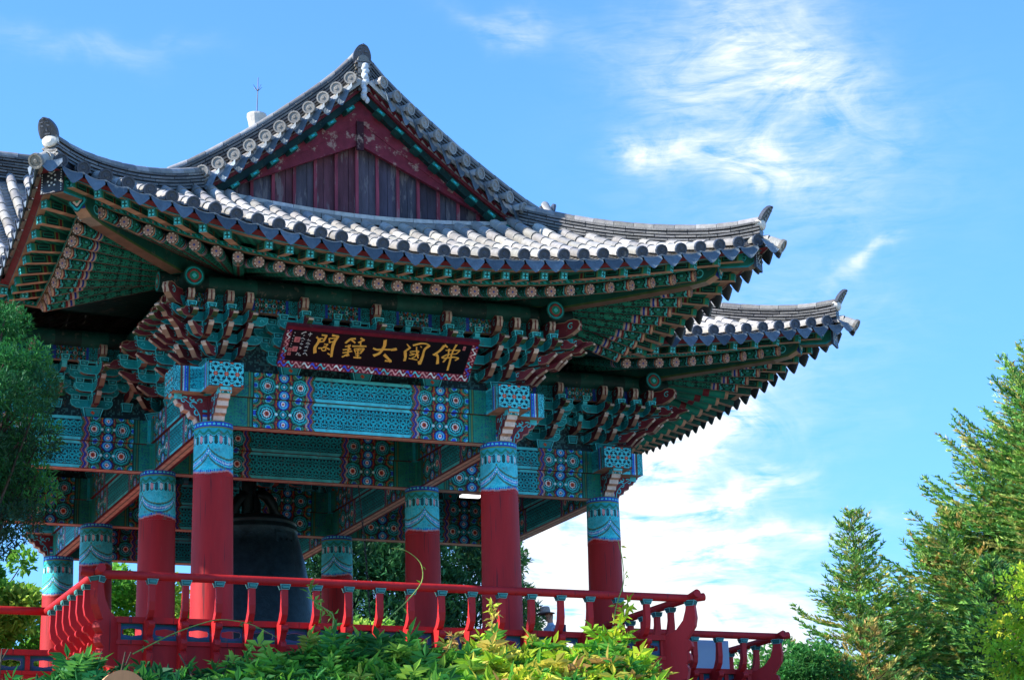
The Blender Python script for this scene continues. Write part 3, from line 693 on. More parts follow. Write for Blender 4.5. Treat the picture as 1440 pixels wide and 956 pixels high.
# valley courses
mb = MB(); P = [np.array([-w, -w, zroof_side(w, w)+.0]) for w in np.linspace(.3, 4.7, 18)]; 
for i in range(17):
    A, B = P[i], P[i+1]; s_ = np.array([1, -1, 0])/math.sqrt(2)*.2
    mb.hexa([A-s_-Z1*.03, B-s_-Z1*.03, B+s_-Z1*.03, A+s_-Z1*.03, A-s_+Z1*.02, B-s_+Z1*.02, B+s_+Z1*.02, A+s_+Z1*.02], tile_c(.7, 1))
part4('valley_gutter', mb.build('valley_gutter', M_TILE, data_only=True))

# ---- gable
def gz(u): return zroof_side(u, VG)
gb = MB(); u = np.linspace(-2.15, 2.15, 41)
# plank wall with battens
xs = np.arange(-2.1, 2.11, .30); wood = [lin('#4f4c56'), lin('#5a525a'), lin('#463f4a'), lin('#6a4048')]
for i in range(len(xs)-1):
    a_, b_ = xs[i]+.004, xs[i+1]-.004; c = random.choice(wood)*random.uniform(.8, 1.2)
    za, zb = [max(2.85, gz(abs(q))-.1) for q in (a_, b_)]
    mid = (a_+b_)/2+random.uniform(-.04, .04); zm = gz(abs(mid))-.1
    for p, q, zp, zq in ((a_, mid-.003, za, zm), (mid+.003, b_, zm, zb)):
        off = random.uniform(0, .008); c2 = c*random.uniform(.85, 1.1)
        gb.hexa([[p, -VW-off, 2.8], [q, -VW-off, 2.8], [q, -VW+.04, 2.8], [p, -VW+.04, 2.8], [p, -VW-off, zp], [q, -VW-off, zq], [q, -VW+.04, zq], [p, -VW+.04, zp]], c2)
me_g = gb.build('gable_wall', M_WOOD, data_only=True)
gt = MB()
for x in xs[1:-1]:
    c = lin('#8e3f4c')*random.uniform(.7, 1.1); gt.box((x, -VW-.028, (2.85+gz(abs(x))-.12)/2), (.045, .035, gz(abs(x))-.12-2.85), c)
me_b = gt.build('batten', M_WOOD, data_only=True)
bb = MB()
for sx in (-1, 1):
    us = np.linspace(0, 2.3, 24); lo = [4.10-.455*q for q in us]; hi = [gz(q)-.23 for q in us]
    A = [[sx*q, -VW-.16, max(l, 2.9)] for q, l in zip(us, lo)]; B = [[sx*q, -VW-.16, max(h, max(l, 2.9)+.02)] for q, h, l in zip(us, hi, lo)]
    A = np.array(A); B = np.array(B); off = np.array([0, .06, 0])
    c1 = lin('#7a2a38'); M1 = (A+B)/2+[0, -.0, 0]
    bb.grid(np.array([A, M1]), c1*.9); bb.grid(np.array([M1+[0, -.012, 0], B+[0, -.012, 0]]), c1); bb.grid(np.array([M1, M1+[0, -.012, 0]]), c1*.8); bb.grid(np.array([A, A+off]), c1*.9); bb.grid(np.array([B+[0, -.012, 0], B+off]), c1)
bb.box((0, -VW-.185, 4.22), (.10, .03, .42), lin('#3a1a22'))
me_bb = bb.build('bargeboard', M_BARGE, data_only=True)
gm = MB(); PEGS = []
for sx in (-1, 1):
    us = np.linspace(0, 2.35, 24)
    T_ = np.array([[sx*q, -VW-.28, gz(q)-.125] for q in us]); B_ = T_-[0, 0, .12]
    gm.grid(np.array([T_, B_]), GRK); gm.grid(np.array([B_, B_+[0, .14, 0]]), GRK); gm.grid(np.array([T_, T_+[0, -.05, .0], T_+[0, -.05, .05]]), RBR*.8)
    for k in range(8):
        q = .22+k*.27
        if q < 2.2: PEGS.append((sx*q, gz(q)-.29, sx*math.atan(.75)))
    gm.grid(np.array([[[sx*q, -VG-.02, gz(q)-.06] for q in us], [[sx*q, -VW+.05, gz(q)-.06] for q in us]]), RBR*.7)
me_gm = gm.build('verge_board', M_PAINT, data_only=True); 
gp = MB(); gp.box((0, 0, 0), (.14, .18, .055), GRD*.7); gp.box((0, -.092, 0), (.13, .006, .045), GRN*.6); gp.box((-.0, -.096, 0), (.05, .006, .018), TQ*.8); me_gp = gp.build('rafter_peg', M_PAINT, data_only=True)
# flashing course at the foot of the gable
fl = MB(); us = np.linspace(-2.15, 2.15, 16)
fz = lambda q: 2.985+.13*(abs(q)/2.1)**1.8
for a_, b_ in zip(us[:-1], us[1:]):
    c = tile_c(1.0, 1.3); za, zb = fz(a_), fz(b_)
    fl.hexa([[a_, -5.24, za-.02], [b_-.006, -5.24, zb-.02], [b_-.006, -VW+.02, zb-.02], [a_, -VW+.02, za-.02], [a_, -5.24, za+.035], [b_-.006, -5.24, zb+.035], [b_-.006, -VW, zb+.06], [a_, -VW, za+.06]], c)
    fl.hexa([[a_+.1, -5.26, za-.10], [b_+.09, -5.26, zb-.10], [b_+.09, -VW+.02, zb-.10], [a_+.1, -VW+.02, za-.10], [a_+.1, -5.26, za-.03], [b_+.09, -5.26, zb-.03], [b_+.09, -VW, zb-.03], [a_+.1, -VW, za-.03]], c*.45)
me_fl = fl.build('flashing_course', M_TILE, data_only=True)
g = link('gable_wall', me_g, pav); link('batten', me_b, g); link('flashing_course', me_fl, g)
for q in ROT[1:]: copyto(g, pav, rz=q)
g = link('bargeboard', me_bb, pav)
for x_, z_, ro in PEGS: o = link('rafter_peg', me_gp, g, (x_, -VW-.34, z_)); o.rotation_euler = (0, ro, 0)
for q in ROT[1:]: copyto(g, pav, rz=q)
part4('verge_board', me_gm)

# ---- soffit, fascia, purlins
RW0, RW1, RZ0, RZ1, RP = 1.90, .30, 1.505, .50, 2.0        # round rafter ends
FW0, FW1, FZ0, FZ1, FP = 2.33, .36, 1.60, .56, 2.0         # flying rafter ends
def eave_strip(mb, fn_a, fn_b, col, col2=None, ns=60):
    for side in ('f', -1, 1):
        if side == 'f':
            ss = np.linspace(-1, 1, ns)
            A = np.array([fn_a('f', s) for s in ss]); B = np.array([fn_b('f', s) for s in ss])
        else:
            ss = np.linspace(0, 1, ns//2)
            A = np.array([fn_a(side, s) for s in ss]); B = np.array([fn_b(side, s) for s in ss])
        c = col if col2 is None else np.array([[col if (i//col2[1]) % 2 else col2[0] for i in range(len(ss)-1)]])
        mb.grid(np.array([A, B]), c)
def cv(w0, w1, z0, z1, p, dz=0):
    U = 2+w0+w1; V = 4.98+w0+w1; v0 = 2+w0+SB
    def f(side, s):
        q = edge('f', s*U, w0, w1, z0, z1, p) if side == 'f' else edge(side, v0+(V-v0)*s, w0, w1, z0, z1, p)
        return q+[0, 0, dz]
    return f
wall = cv(-.3, 0, 2.25, 0, 1)
sf = MB()
rt = cv(RW0+.02, RW1, RZ0, RZ1, RP, .082)
eave_strip(sf, wall, rt, GRK*.9)
ft = cv(FW0+.02, FW1, FZ0, FZ1, FP, .062); eave_strip(sf, cv(RW0, RW1, RZ0, RZ1, RP, .20), ft, GRD*.9, (GRN*.8, 1), 150)
eave_strip(sf, ft, cv(W0-.06, W1, 1.81, .55, 1.8, -.10), RBR*.9)
part4('soffit', sf.build('soffit', M_PAINT, data_only=True))
fb = MB()
# patterned green fascia on the round rafter ends: fine two-tone triangles
def fascia(mb, w0, w1, z0, z1, p, dz0, dz1, dep, pal, n=420, rows=4, ver0=0):
    for side in ('f', -1, 1):
        k = n if side == 'f' else n//2
        ss = np.linspace(-1, 1, k+1) if side == 'f' else np.linspace(0, 1, k+1)
        R = []
        for j in range(rows+1):
            f = cv(w0, w1, z0, z1, p, dz0+(dz1-dz0)*j/rows); R.append([f(side, s) for s in ss])
        C = np.zeros((rows, k, 3)); i = np.arange(k)
        for j in range(rows):
            tri = ((i+j) % 4 < 2) if j in (1, 2) else ((i//2) % 2 == 0)
            C[j] = np.where(tri[:, None], pal[0], pal[1])
            if j in (0, rows-1): C[j] = pal[2]
            C[j][(i % 8 == 3)] = pal[3] if j in (1, 2) else C[j][(i % 8 == 3)]
        mb.grid(np.array(R), C)
        f0 = cv(w0, w1, z0, z1, p, dz0); f1 = cv(w0-dep, w1, z0, z1, p, dz0); mb.grid(np.array([[f0(side, s) for s in ss[::4]], [f1(side, s) for s in ss[::4]]]), SAL*.5)
        f0 = cv(w0, w1, z0, z1, p, dz1); f1 = cv(w0-dep, w1, z0, z1, p, dz1); mb.grid(np.array([[f0(side, s) for s in ss[::4]], [f1(side, s) for s in ss[::4]]]), GRD)
fascia(fb, RW0+.03, RW1, RZ0, RZ1, RP, .085, .145, .08, [TQ*.8, GRD, GRN*.8, PNK*.6])
part4('fascia_board', fb.build('fascia_board', M_PAINT, data_only=True))
fb = MB(); fascia(fb, FW0+.04, FW1, FZ0, FZ1, FP, .060, .115, .1, [OLV*.6, GRN, TQ*.6, SAL*.4], n=300)
part4('tile_board', fb.build('tile_board', M_PAINT, data_only=True))
# purlins with painted round ends, and the board beneath
def purlin():
    mb = MB(); w = .52; z = 1.71; L = 2+w+.38
    def rod(p0, p1):
        p0 = np.array(p0); p1 = np.array(p1); n = 10; P = [p0+(p1-p0)*t for t in np.linspace(0, 1, n)]; mb.tube(P, .135, 16, np.array([GRK, GRD*.8]*(n//2)), capcol=GRD)
        for a_, b_ in ((p0, p1), (p1, p0)):
            d = (a_-b_)/np.linalg.norm(a_-b_); s = np.array([-d[1], d[0], 0]); th = np.linspace(0, 2*PI, 17)[:-1]
            for r_, c, e in ((.118, TQ*.8, .002), (.10, GRD, .004), (.085, lin('#9a3a3a'), .006), (.062, GRN, .008), (.03, TQL, .010)):
                rr = r_*(1+.12*np.cos(4*th)) if r_ in (.085, .03) else r_+0*th
                mb.add(a_+d*e+(rr*np.cos(th))[:, None]*s+(rr*np.sin(th))[:, None]*Z1, [list(range(16))], c)
    rod((-L, -(4.98+w), z), (L, -(4.98+w), z))
    for sx in (-1, 1): rod((sx*(2+w), -(4.98+w+.38), z), (sx*(2+w), -(2+w), z))
    # painted board under the purlins
    def board(p0, p1, out):
        p0 = np.array(p0, float); p1 = np.array(p1, float); L_ = np.linalg.norm(p1-p0); H = .20
        n = int(round(L_/1.0)); nx = int(L_/.012); ny = 16; u_ = (np.arange(nx)+.5)/nx*L_; v_ = (np.arange(ny)+.5)/ny*H; U, V = np.meshgrid(u_, v_)
        C = p_lattice(U, V, .055, TQ*.55, GRK); m = np.abs(((U/1.0) % 1)-.5)*1.0; k = m > .27; C[k] = (p_floral(np.clip(.5-m, 0, .23)*2, V, .46, H)*.6)[k]; C[np.abs(m-.27) < .02] = BLU*.6
        P = [[p0+(p1-p0)*a_+Z1*(1.40+H*b_)+np.array(out)*.055 for a_ in np.linspace(0, 1, nx+1)] for b_ in np.linspace(0, 1, ny+1)]
        mb.grid(np.array(P), C)
        o = np.array(out)*.055; mb.add([p0+o+Z1*1.40, p1+o+Z1*1.40, p1-o+Z1*1.40, p0-o+Z1*1.40], [[0, 1, 2, 3]], SAL*.55); mb.add([p0-o+Z1*1.40, p1-o+Z1*1.40, p1-o+Z1*1.6, p0-o+Z1*1.6], [[0, 1, 2, 3]], GRD)
    board((-2-w+.1, -(4.98+w), 0), (2+w-.1, -(4.98+w), 0), (0, -1., 0))
    for sx in (-1, 1): board((sx*(2+w), -(4.98+w-.1), 0), (sx*(2+w), -2.5, 0), (sx*1., 0, 0))
    return mb.build('purlin', M_PAINT, data_only=True)
part4('purlin', purlin())
# infill wall between the bracket sets, and ceiling boards
mb = MB(); W_ = .02
def infill(p0, p1, out):
    p0 = np.array([*p0, 0.]); p1 = np.array([*p1, 0.]); L_ = np.linalg.norm(p1-p0); nx = int(L_/.02); ny = 38; u_ = (np.arange(nx)+.5)/nx*L_; v_ = (np.arange(ny)+.5)/ny*.95; U, V = np.meshgrid(u_, v_)
    C = p_scroll(U*.5, V*.5, lin('#1b353c'), lin('#3a6a6c')); 
    P = [[p0+(p1-p0)*a_+Z1*(.70+.95*b_) for a_ in np.linspace(0, 1, nx+1)] for b_ in np.linspace(0, 1, ny+1)]; mb.grid(np.array(P), C)
infill((-2, -4.98), (2, -4.98), (0, -1)); infill((-2, -4.98), (-2, -2), 0); infill((2, -4.98), (2, -2), 0)
part4('bracket_infill', mb.build('bracket_infill', M_PAINT, data_only=True))
mb = MB()
def coffer(x0, x1, y0, y1, z):
    nx = int(round((x1-x0)/.5)); ny = int(round((y1-y0)/.5))
    for i in range(nx):
        for j in range(ny):
            cx = x0+(i+.5)*(x1-x0)/nx; cy = y0+(j+.5)*(y1-y0)/ny; w = (x1-x0)/nx*.42; h = (y1-y0)/ny*.42
            mb.add([[cx-w, cy-h, z], [cx+w, cy-h, z], [cx+w, cy+h, z], [cx-w, cy+h, z]], [[0, 1, 2, 3]], GRD)
            th = np.arange(12)*2*PI/12; mb.add(np.stack([cx+w*.6*np.cos(th), cy+w*.6*np.sin(th), 0*th+z-.004], 1), [list(range(12))], RBR); mb.add(np.stack([cx+w*.35*np.cos(th), cy+w*.35*np.sin(th), 0*th+z-.008], 1), [list(range(12))], TQ)
    mb.add([[x0, y0, z+.03], [x1, y0, z+.03], [x1, y1, z+.03], [x0, y1, z+.03]], [[0, 1, 2, 3]], RDK)
coffer(-2, 2, -4.98, -2, 1.62); 
part4('coffered_ceiling', mb.build('coffered_ceiling', M_PAINT, data_only=True))
mb = MB(); coffer(-2, 2, -2, 2, 1.64); mb.build('coffered_ceiling', M_PAINT, pav)

# ---- rafters
def rafter_mesh(L, kindr):
    """along -y from 0 to L, origin at the outer end (rafter extends to +y)"""
    mb = MB()
    if kindr == 'round':
        n = 16; th = np.linspace(0, 2*PI, n+1)[:-1]; ys = [0, .03, .05, .30, .33, .36, .39, .42, L*.55, L*.75, L]
        cc = [SAL*.9, RBR, None, RBR, CRM*.7, BLU*.6, CRM*.6, 'l', 'l', 'l']
        for i in range(len(ys)-1):
            a_, b_ = ys[i], ys[i+1]
            if cc[i] is None or isinstance(cc[i], str):
                m_ = max(2, int((b_-a_)/.02)); yy = np.linspace(a_, b_, m_+1)
            else: m_ = 1; yy = np.array([a_, b_])
            P = np.array([[(.075*math.cos(t), y, .075*math.sin(t)) for t in np.linspace(0, 2*PI, 33)] for y in yy])
            tc_ = np.linspace(0, 2*PI, 33)[:-1]+PI/32; U, V = np.meshgrid(tc_*.075, (yy[:-1]+yy[1:])/2)
            if cc[i] is None:
                C = np.array([TQL*.75, GRD, GRN*.9, GRK])[(np.hypot((V-.17)/.1, np.sin(U/.075*2)*.7)*4).astype(int) % 4]
            elif isinstance(cc[i], str): C = p_lattice(U, V, .042, GRN*.95, GRK)
            else: C = np.broadcast_to(cc[i], U.shape+(3,)).copy()
            bot = np.abs(((tc_-1.5*PI+PI) % (2*PI))-PI) < .16; C = np.array(C, float); C[:, bot] = SAL*.55 if not (isinstance(cc[i], str)) else RBR*.5
            mb.grid(P, C, smooth=True)
        # rosette on the end
        th = np.linspace(0, 2*PI, 49)[:-1]
        def disc(rf, c, e): 
            r_ = rf(th); mb.add(np.stack([r_*np.cos(th), 0*th-e, r_*np.sin(th)], 1), [list(range(48))], c)
        disc(lambda t: .075+0*t, GRK, .0); disc(lambda t: .068*(1-.10*np.abs(np.cos(t*4))), CRM*.85, .002)
        disc(lambda t: .050+0*t, lin('#a98878'), .004)
        for k in range(8):
            a_ = k*PI/4; mb.add(np.stack([.055*math.cos(a_)+.010*np.cos(th[::6]), 0*th[::6]-.006, .055*math.sin(a_)+.010*np.sin(th[::6])], 1), [list(range(8))], lin('#86564c'))
            mb.add([[.016*math.cos(a_), -.006, .016*math.sin(a_)], [.038*math.cos(a_-.16), -.006, .038*math.sin(a_-.16)], [.044*math.cos(a_), -.006, .044*math.sin(a_)], [.038*math.cos(a_+.16), -.006, .038*math.sin(a_+.16)]], [[0, 1, 2, 3]], PNK*.75)
        disc(lambda t: .014+0*t, lin('#3a4a90'), .008)
    else:
        h = .048; 
        def ringbox(y0, y1, cs, cb, ct):
            mb.hexa([[-h, y0, -h], [h, y0, -h], [h, y1, -h], [-h, y1, -h], [-h, y0, h], [h, y0, h], [h, y1, h], [-h, y1, h]], np.array([cb, ct, cs, cs, cs, cs]))
        for y0, y1, c in ((0, .05, GRN), (.05, .075, OLV), (.075, .28, GRK), (.28, .30, OLV), (.30, .34, RBR*.7), (.34, .36, OLV), (.36, L, GRD)):
            if y1 > y0: ringbox(y0, y1, c, SAL*(.8 if c is not GRD else .5), GRD)
        for sx in (-1, 1):
            mb.add([[sx*(h+.003), .095, -.026], [sx*(h+.003), .26, -.026], [sx*(h+.003), .26, .026], [sx*(h+.003), .095, .026]], [[0, 1, 2, 3]], GRN*.9)
            mb.add([[sx*(h+.005), .105, -.018], [sx*(h+.005), .25, -.018], [sx*(h+.005), .25, .018], [sx*(h+.005), .105, .018]], [[0, 1, 2, 3]], GRK)
        mb.add([[-h, -.003, -h], [h, -.003, -h], [h, -.003, h], [-h, -.003, h]], [[0, 1, 2, 3]], TQL*1.0)
        for (x, z, w_, h_) in ((0, 0, .008, .034), (0, 0, .030, .008), (0, .04, .04, .004), (0, -.04, .04, .004), (.042, 0, .004, .04), (-.042, 0, .004, .04)):
            mb.add([[x-w_, -.006, z-h_], [x+w_, -.006, z-h_], [x+w_, -.006, z+h_], [x-w_, -.006, z+h_]], [[0, 1, 2, 3]], GRD)
    return mb
me_round = rafter_mesh(2.35, 'round').build('rafter', M_PAINT, data_only=True)
me_fly = rafter_mesh(.78, 'fly').build('flying_rafter', M_PAINT, data_only=True)
NMAX = {'rafter': 100, 'flying_rafter': 100}; RAF = {'rafter': [], 'flying_rafter': []}
def lookmat(end, start):
    d = np.array(start)-np.array(end); d /= np.linalg.norm(d); x = np.cross(d, Z1); x /= np.linalg.norm(x); z = np.cross(x, d)
    return np.array([x, d, z]).T
spots = []        # (side, s) of rafter ends
U_r = 2+RW0+RW1
s = .13
half = []
while s < U_r-.12:
    half.append(s); s += .262+.05*max(0, (s-1.2)/2.8)
fr = sorted([-q for q in half]+half)
for q in fr: spots.append(('f', q))
V_r = 4.98+RW0+RW1
for sx in (-1, 1):
    for q in half:
        v = V_r-(U_r-q)
        if v > 2+RW0+SB+.12: spots.append((sx, v))
def plane_to_world(ang, p): x, y = rot2(p[0], p[1], ang); return np.array([x, y, p[2]])
for ai, a in enumerate(ROT):
    for side, s in spots:
        e = edge(side, s, RW0, RW1, RZ0, RZ1, RP)
        if side == 'f':
            par = abs(s) < 2.05; out = np.array([0, -1.]); piv = np.array([math.copysign(1.55, s), -4.53])
        else:
            par = (V_r-s) > (U_r-2.05); out = np.array([side*1., 0]); piv = np.array([side*1.55, -4.53])
        if par: d = out; st = e[:2]-out*2.3; zs = e[2]+.30*2.3
        else:
            d = e[:2]-piv; Ln = np.linalg.norm(d); d = d/Ln; st = e[:2]-d*min(Ln-.1, 2.3); zs = e[2]+(2.17-e[2])*min(1, 2.3/Ln)
            zs = max(zs, e[2]+.02)
        RAF['rafter'].append((a, e, np.array([*st, zs]), ai, side))
        # flying rafter above it
        if side == 'f':
            k = (FW0+FW1+2)/(RW0+RW1+2); f = edge('f', s*k if not par else s, FW0, FW1, FZ0, FZ1, FP)
        else:
            Vf = 4.98+FW0+FW1; sv = Vf-(V_r-s)*1.0 if not par else s; f = edge(side, sv, FW0, FW1, FZ0, FZ1, FP)
            if not par: f = edge(side, 4.98+(s-4.98)*((FW0+FW1)/(RW0+RW1)) if s > 4.98 else s, FW0, FW1, FZ0, FZ1, FP)
        back = e+np.array([*(-d*.12), 0])+Z1*.205
        fd = back-f; fd /= np.linalg.norm(fd); RAF['flying_rafter'].append((a, f, f+fd, ai, side))
for nm, me in (('rafter', me_round), ('flying_rafter', me_fly)):
    # the ones that show: front wing, then the left wing's and right wing's front-facing eaves
    def score(t):
        a, e, st, ai, side = t; w = plane_to_world(a, e); return (w[0]+CX+7.1)*.35+(w[1]+CY+26.4)*.94+(3 if False else 0)
    lst = sorted(RAF[nm], key=score)
    first = None
    for t in lst[:100]:
        a, e, st, ai, side = t; e2, s2 = plane_to_world(a, e), plane_to_world(a, st)
        o = link(nm, me, pav) if first is None else None
        if o is None: o = first.copy(); COL.objects.link(o); o.parent = pav
        first = first or o
        M = lookmat(e2, s2); o.matrix_local = Matrix.Translation(Vector(e2*S)) @ Matrix(M.tolist()).to_4x4()
    mb = MB()
    for t in lst[100:]:
        a, e, st, ai, side = t; e2, s2 = plane_to_world(a, e), plane_to_world(a, st); d = (s2-e2)/np.linalg.norm(s2-e2); M = lookmat(e2, s2)
        if nm == 'rafter':
            mb.tube([e2, e2+d*.05, e2+d*.3, e2+d*.4, e2+d*2.3], .075, 10, np.array([SAL*.9, GRN, RBR, GRN*.7, GRD]), capcol=CRM*.8)
        else: mb.box(e2+d*.39, (.096, .78, .096), np.array([SAL*.7, GRD, TQL, GRD, GRD, GRD]), M.T)
    kind(mb.build(nm+'s_beyond', M_PAINT, pav), 'stuff')
# hip rafters: lower scroll-ended beam and upper one with the dark patterned plate
def hip():
    lo = MB(); d = np.array([-1, -1, 0])/math.sqrt(2); s = np.array([1, -1, 0])/math.sqrt(2); o = np.array([-2, -4.98, 0.])
    L = math.sqrt(2)*(RW0+RW1)
    zc = RZ0+RZ1
    pr = [(-.4, 2.0), (1.0, 1.78), (L*.62, zc-.20), (L-.25, zc-.16), (L-.02, zc-.13), (L+.12, zc-.06), (L+.16, zc+.02), (L+.10, zc+.12), (L, zc+.14), (L*.6, zc+.06), (1.0, 2.1), (-.4, 2.3)]
    ec = [GRD, SAL*.22, SAL*.25, CRM*.35, SAL*.6, BLU*.6, TQL*.6, TQ, GRD, GRD, GRD, GRD]
    lo.slab(pr, o, d, Z1, s, .17, GRD*.9, np.array(ec), border=OLV*.6, b=.03)
    for sg in (-1, 1):
        lo.ribbon(curl(L-.1, zc+.0, .09, 2, 1.3), o, d, Z1, s*sg, .092, .02, TQL*.8)
        lo.ribbon(np.array([(q, zc-.08+.01*math.sin(q*9)) for q in np.linspace(L-.9, L-.2, 12)]), o, d, Z1, s*sg, .092, .02, TQ*.7)
    # rosette on the blunt end
    e = o+d*(L+.165)+Z1*(zc+.02); 
    th = np.arange(20)*2*PI/20
    for r_, c, q in ((.12, GRD, 0), (.10, TQ*.8, .003), (.075, INK, .006), (.055, CRM*.8, .009), (.025, GRN, .012)):
        rr = r_*(1+.15*np.cos(4*th)); lo.add(e+d*q+(rr*np.cos(th))[:, None]*s+(rr*np.sin(th))[:, None]*Z1, [list(range(20))], c)
    up = MB(); L2 = math.sqrt(2)*(FW0+FW1)-.02; zf = FZ0+FZ1
    pr = [(L*.6, zc+.08), (L, zc+.15), (L2-.5, zf-.13), (L2-.1, zf-.17), (L2, zf-.12), (L2, zf+.08), (L2-.5, zf+.06), (L, zc+.33), (L*.6, zc+.26)]
    ec = [SAL*.2, SAL*.25, SAL*.3, CRM*.4, TQ, TQ, GRD, GRD, GRD]
    up.slab(pr, o, d, Z1, s, .16, GRN*.55, np.array(ec), border=TQ*.6, b=.025)
    for sg in (-1, 1):
        for q in (.15, .45, .75): up.ribbon(curl(L2-q, zf-.03, .055, 2, 1.2), o, d, Z1, s*sg, .087, .016, TQL*.8)
    pl = MB(); c = o+d*(L2+.02)+Z1*(zf-.01); pl.box(c, (.30, .03, .38), lin('#26282e'), (s, d, Z1))
    c = c+d*.018; W = lin('#c9cbc6')
    cr = [(.055*math.cos(t), .10+.05*math.sin(t)) for t in np.linspace(PI*1.05, PI*1.95, 10)]
    pl.ribbon(np.array(cr), c, s, Z1, d, .004, .016, W)
    for x, z in [(0, .045), (-.045, .02), (.045, .02), (0, -.01), (-.05, -.05), (.0, -.07), (.05, -.04), (-.03, -.10), (.04, -.10)]: pl.box(c+s*x+Z1*z, (.022, .008, .018), W, (s, d, Z1))
    for z in np.linspace(-.17, .17, 12):
        for x in (-.13, .13): pl.box(c+s*x+Z1*z, (.010, .008, .012), W, (s, d, Z1))
    return lo.build('hip_rafter', M_PAINT, data_only=True), up.build('upper_hip_rafter', M_PAINT, data_only=True), pl.build('end_plate', M_TILE, data_only=True)
h1, h2, h3 = hip()
for a in ROT:
    for px, aa in ((-1, a), (1, a+PI/2)):
        # the left corner's mesh, turned about the pavilion centre so that it lands on the other corner
        if px < 0: a0 = link('hip_rafter', h1, pav, (0, 0, 0), a); b0 = link('upper_hip_rafter', h2, pav, (0, 0, 0), a); link('end_plate', h3, b0)
        else:
            # corner (-2,-4.98) -> (2,-4.98): turn 90 deg about the corner column
            q = rot2(-2, -4.98, aa); t = rot2(2, -4.98, a); off = (t[0]-q[0], t[1]-q[1], 0)
            a0 = link('hip_rafter', h1, pav, off, aa); b0 = link('upper_hip_rafter', h2, pav, off, aa); link('end_plate', h3, b0)

# ---- ridge-crossing pot with lightning rod
mb = MB(); mb.lathe([(.20, 5.0), (.17, 5.4), (.125, 5.8), (.11, 6.1), (.135, 6.32), (.165, 6.44), (.16, 6.47), (.12, 6.46), (0, 6.44)], (0, 0, 0), 12, lin('#c9c0b2'), smooth=False)
pot = mb.build('roof_finial', M_PLAS, pav)
mb = MB(); mb.cyl((0, 0, 6.40), (.02, 0, 7.12), .010, .006, 6, lin('#5a5a60'))
for a_ in range(4): mb.cyl((.012, 0, 6.88), (.012+.09*math.cos(a_*PI/2+.4), .09*math.sin(a_*PI/2+.4), 6.97), .006, .003, 5, lin('#5a5a60'))
mb.cyl((.0, 0, 6.42), (.0, 0, 6.50), .02, .015, 8, lin('#77757a'))
link('lightning_rod', mb.build('lightning_rod', M_METAL, data_only=True), pot)
# little white stopper on the right wing ridge end seen past the verge
# ---- floor platform
mb = MB()
def plat(w, z0, z1, c):
    # cross-shaped slab as three boxes butted together
    a_ = 4.98+w; b_ = 2+w
    mb.box((0, 0, (z0+z1)/2), (2*b_, 2*a_, z1-z0), c)
    for sx in (-1, 1): mb.box((sx*(a_+b_)/2, 0, (z0+z1)/2), (a_-b_-.002, 2*b_, z1-z0), c)
plat(1.50, -3.45, ZF, RDK*1.3)
mb.build('floor_platform', M_RED, pav)
mb = MB(); plat(1.3, -4.6, -3.455, lin('#8d8a84')); mb.build('stone_base', M_STONE, pav)

# ------------------------------------------------------------------ balustrade
bal = bpy.data.objects.new('balustrade', None); COL.objects.link(bal); bal.location = (CX*S, CY*S, 0)
tag(bal, 'red wooden balustrade with green lotus caps running round the pavilion floor', 'balustrade')
RW = 1.86; ZR = -2.335
cross = []   # outer polygon corners of rail path for one wing: side left, front, side right
A_ = 4.98+RW; B_ = 2+RW
prof = [(-.035, -.075), (.035, -.075), (.035, -.17), (.04, -.30), (.02, -.40), (-.04, -.475), (-.095, -.505), (-.03, -.515), (.0, -.545), (-.005, -.60), (-.05, -.66), (-.075, -.69), (-.03, -.72), (-.02, -.77), (-.06, -.83), (-.09, -.85), (-.05, -.89), (-.06, -.97), (-.12, -1.04), (-.30, -1.04), (-.30, -.52), (-.20, -.50), (-.12, -.44), (-.06, -.34), (-.035, -.2)]
mb = MB(); Y = np.array([0, -1., 0]); X = np.array([1., 0, 0])
mb.slab(prof, (0, 0, ZR), Y, Z1, X, .072, RED, RED)
mb.cyl((-.038, -.0, ZR-.56), (.038, .0, ZR-.56), .045, .045, 14, RED)
me_bal = mb.build('baluster', M_RED, data_only=True)
mb = MB(); mb.pbox((0, 0, ZR-.068), (.135, .115, .062), lin('#1e6660'), lin('#5fa09a'), b=.009, taper=.72); 
mb.add([[-.04, -.0595, ZR-.084], [.04, -.0595, ZR-.084], [.046, -.062, ZR-.054], [-.046, -.062, ZR-.054]], [[0, 1, 2, 3]], lin('#3f8880'))
me_cap = mb.build('lotus_cap', M_PAINT, data_only=True)
first_b = [None]
def put_bal(x, y, a):
    if first_b[0] is None:
        o = link('baluster', me_bal, bal, (x, y, 0), a); link('lotus_cap', me_cap, o); first_b[0] = o
    else: copyto(first_b[0], bal, (x, y, 0), a)
nb = 0
for ia, a in enumerate(ROT):
    for k in range(17):
        if ia == 2 and k % 2: continue
        put_bal(*rot2((k-8)*.4025, -A_, a), a); nb += 1
    for k in range(6):
        v = A_-.57-k*.403
        if ia in (0, 1) or k % 2 == 0:
            put_bal(*rot2(-B_, -v, a), a-PI/2); put_bal(*rot2(B_, -v, a), a+PI/2); nb += 2
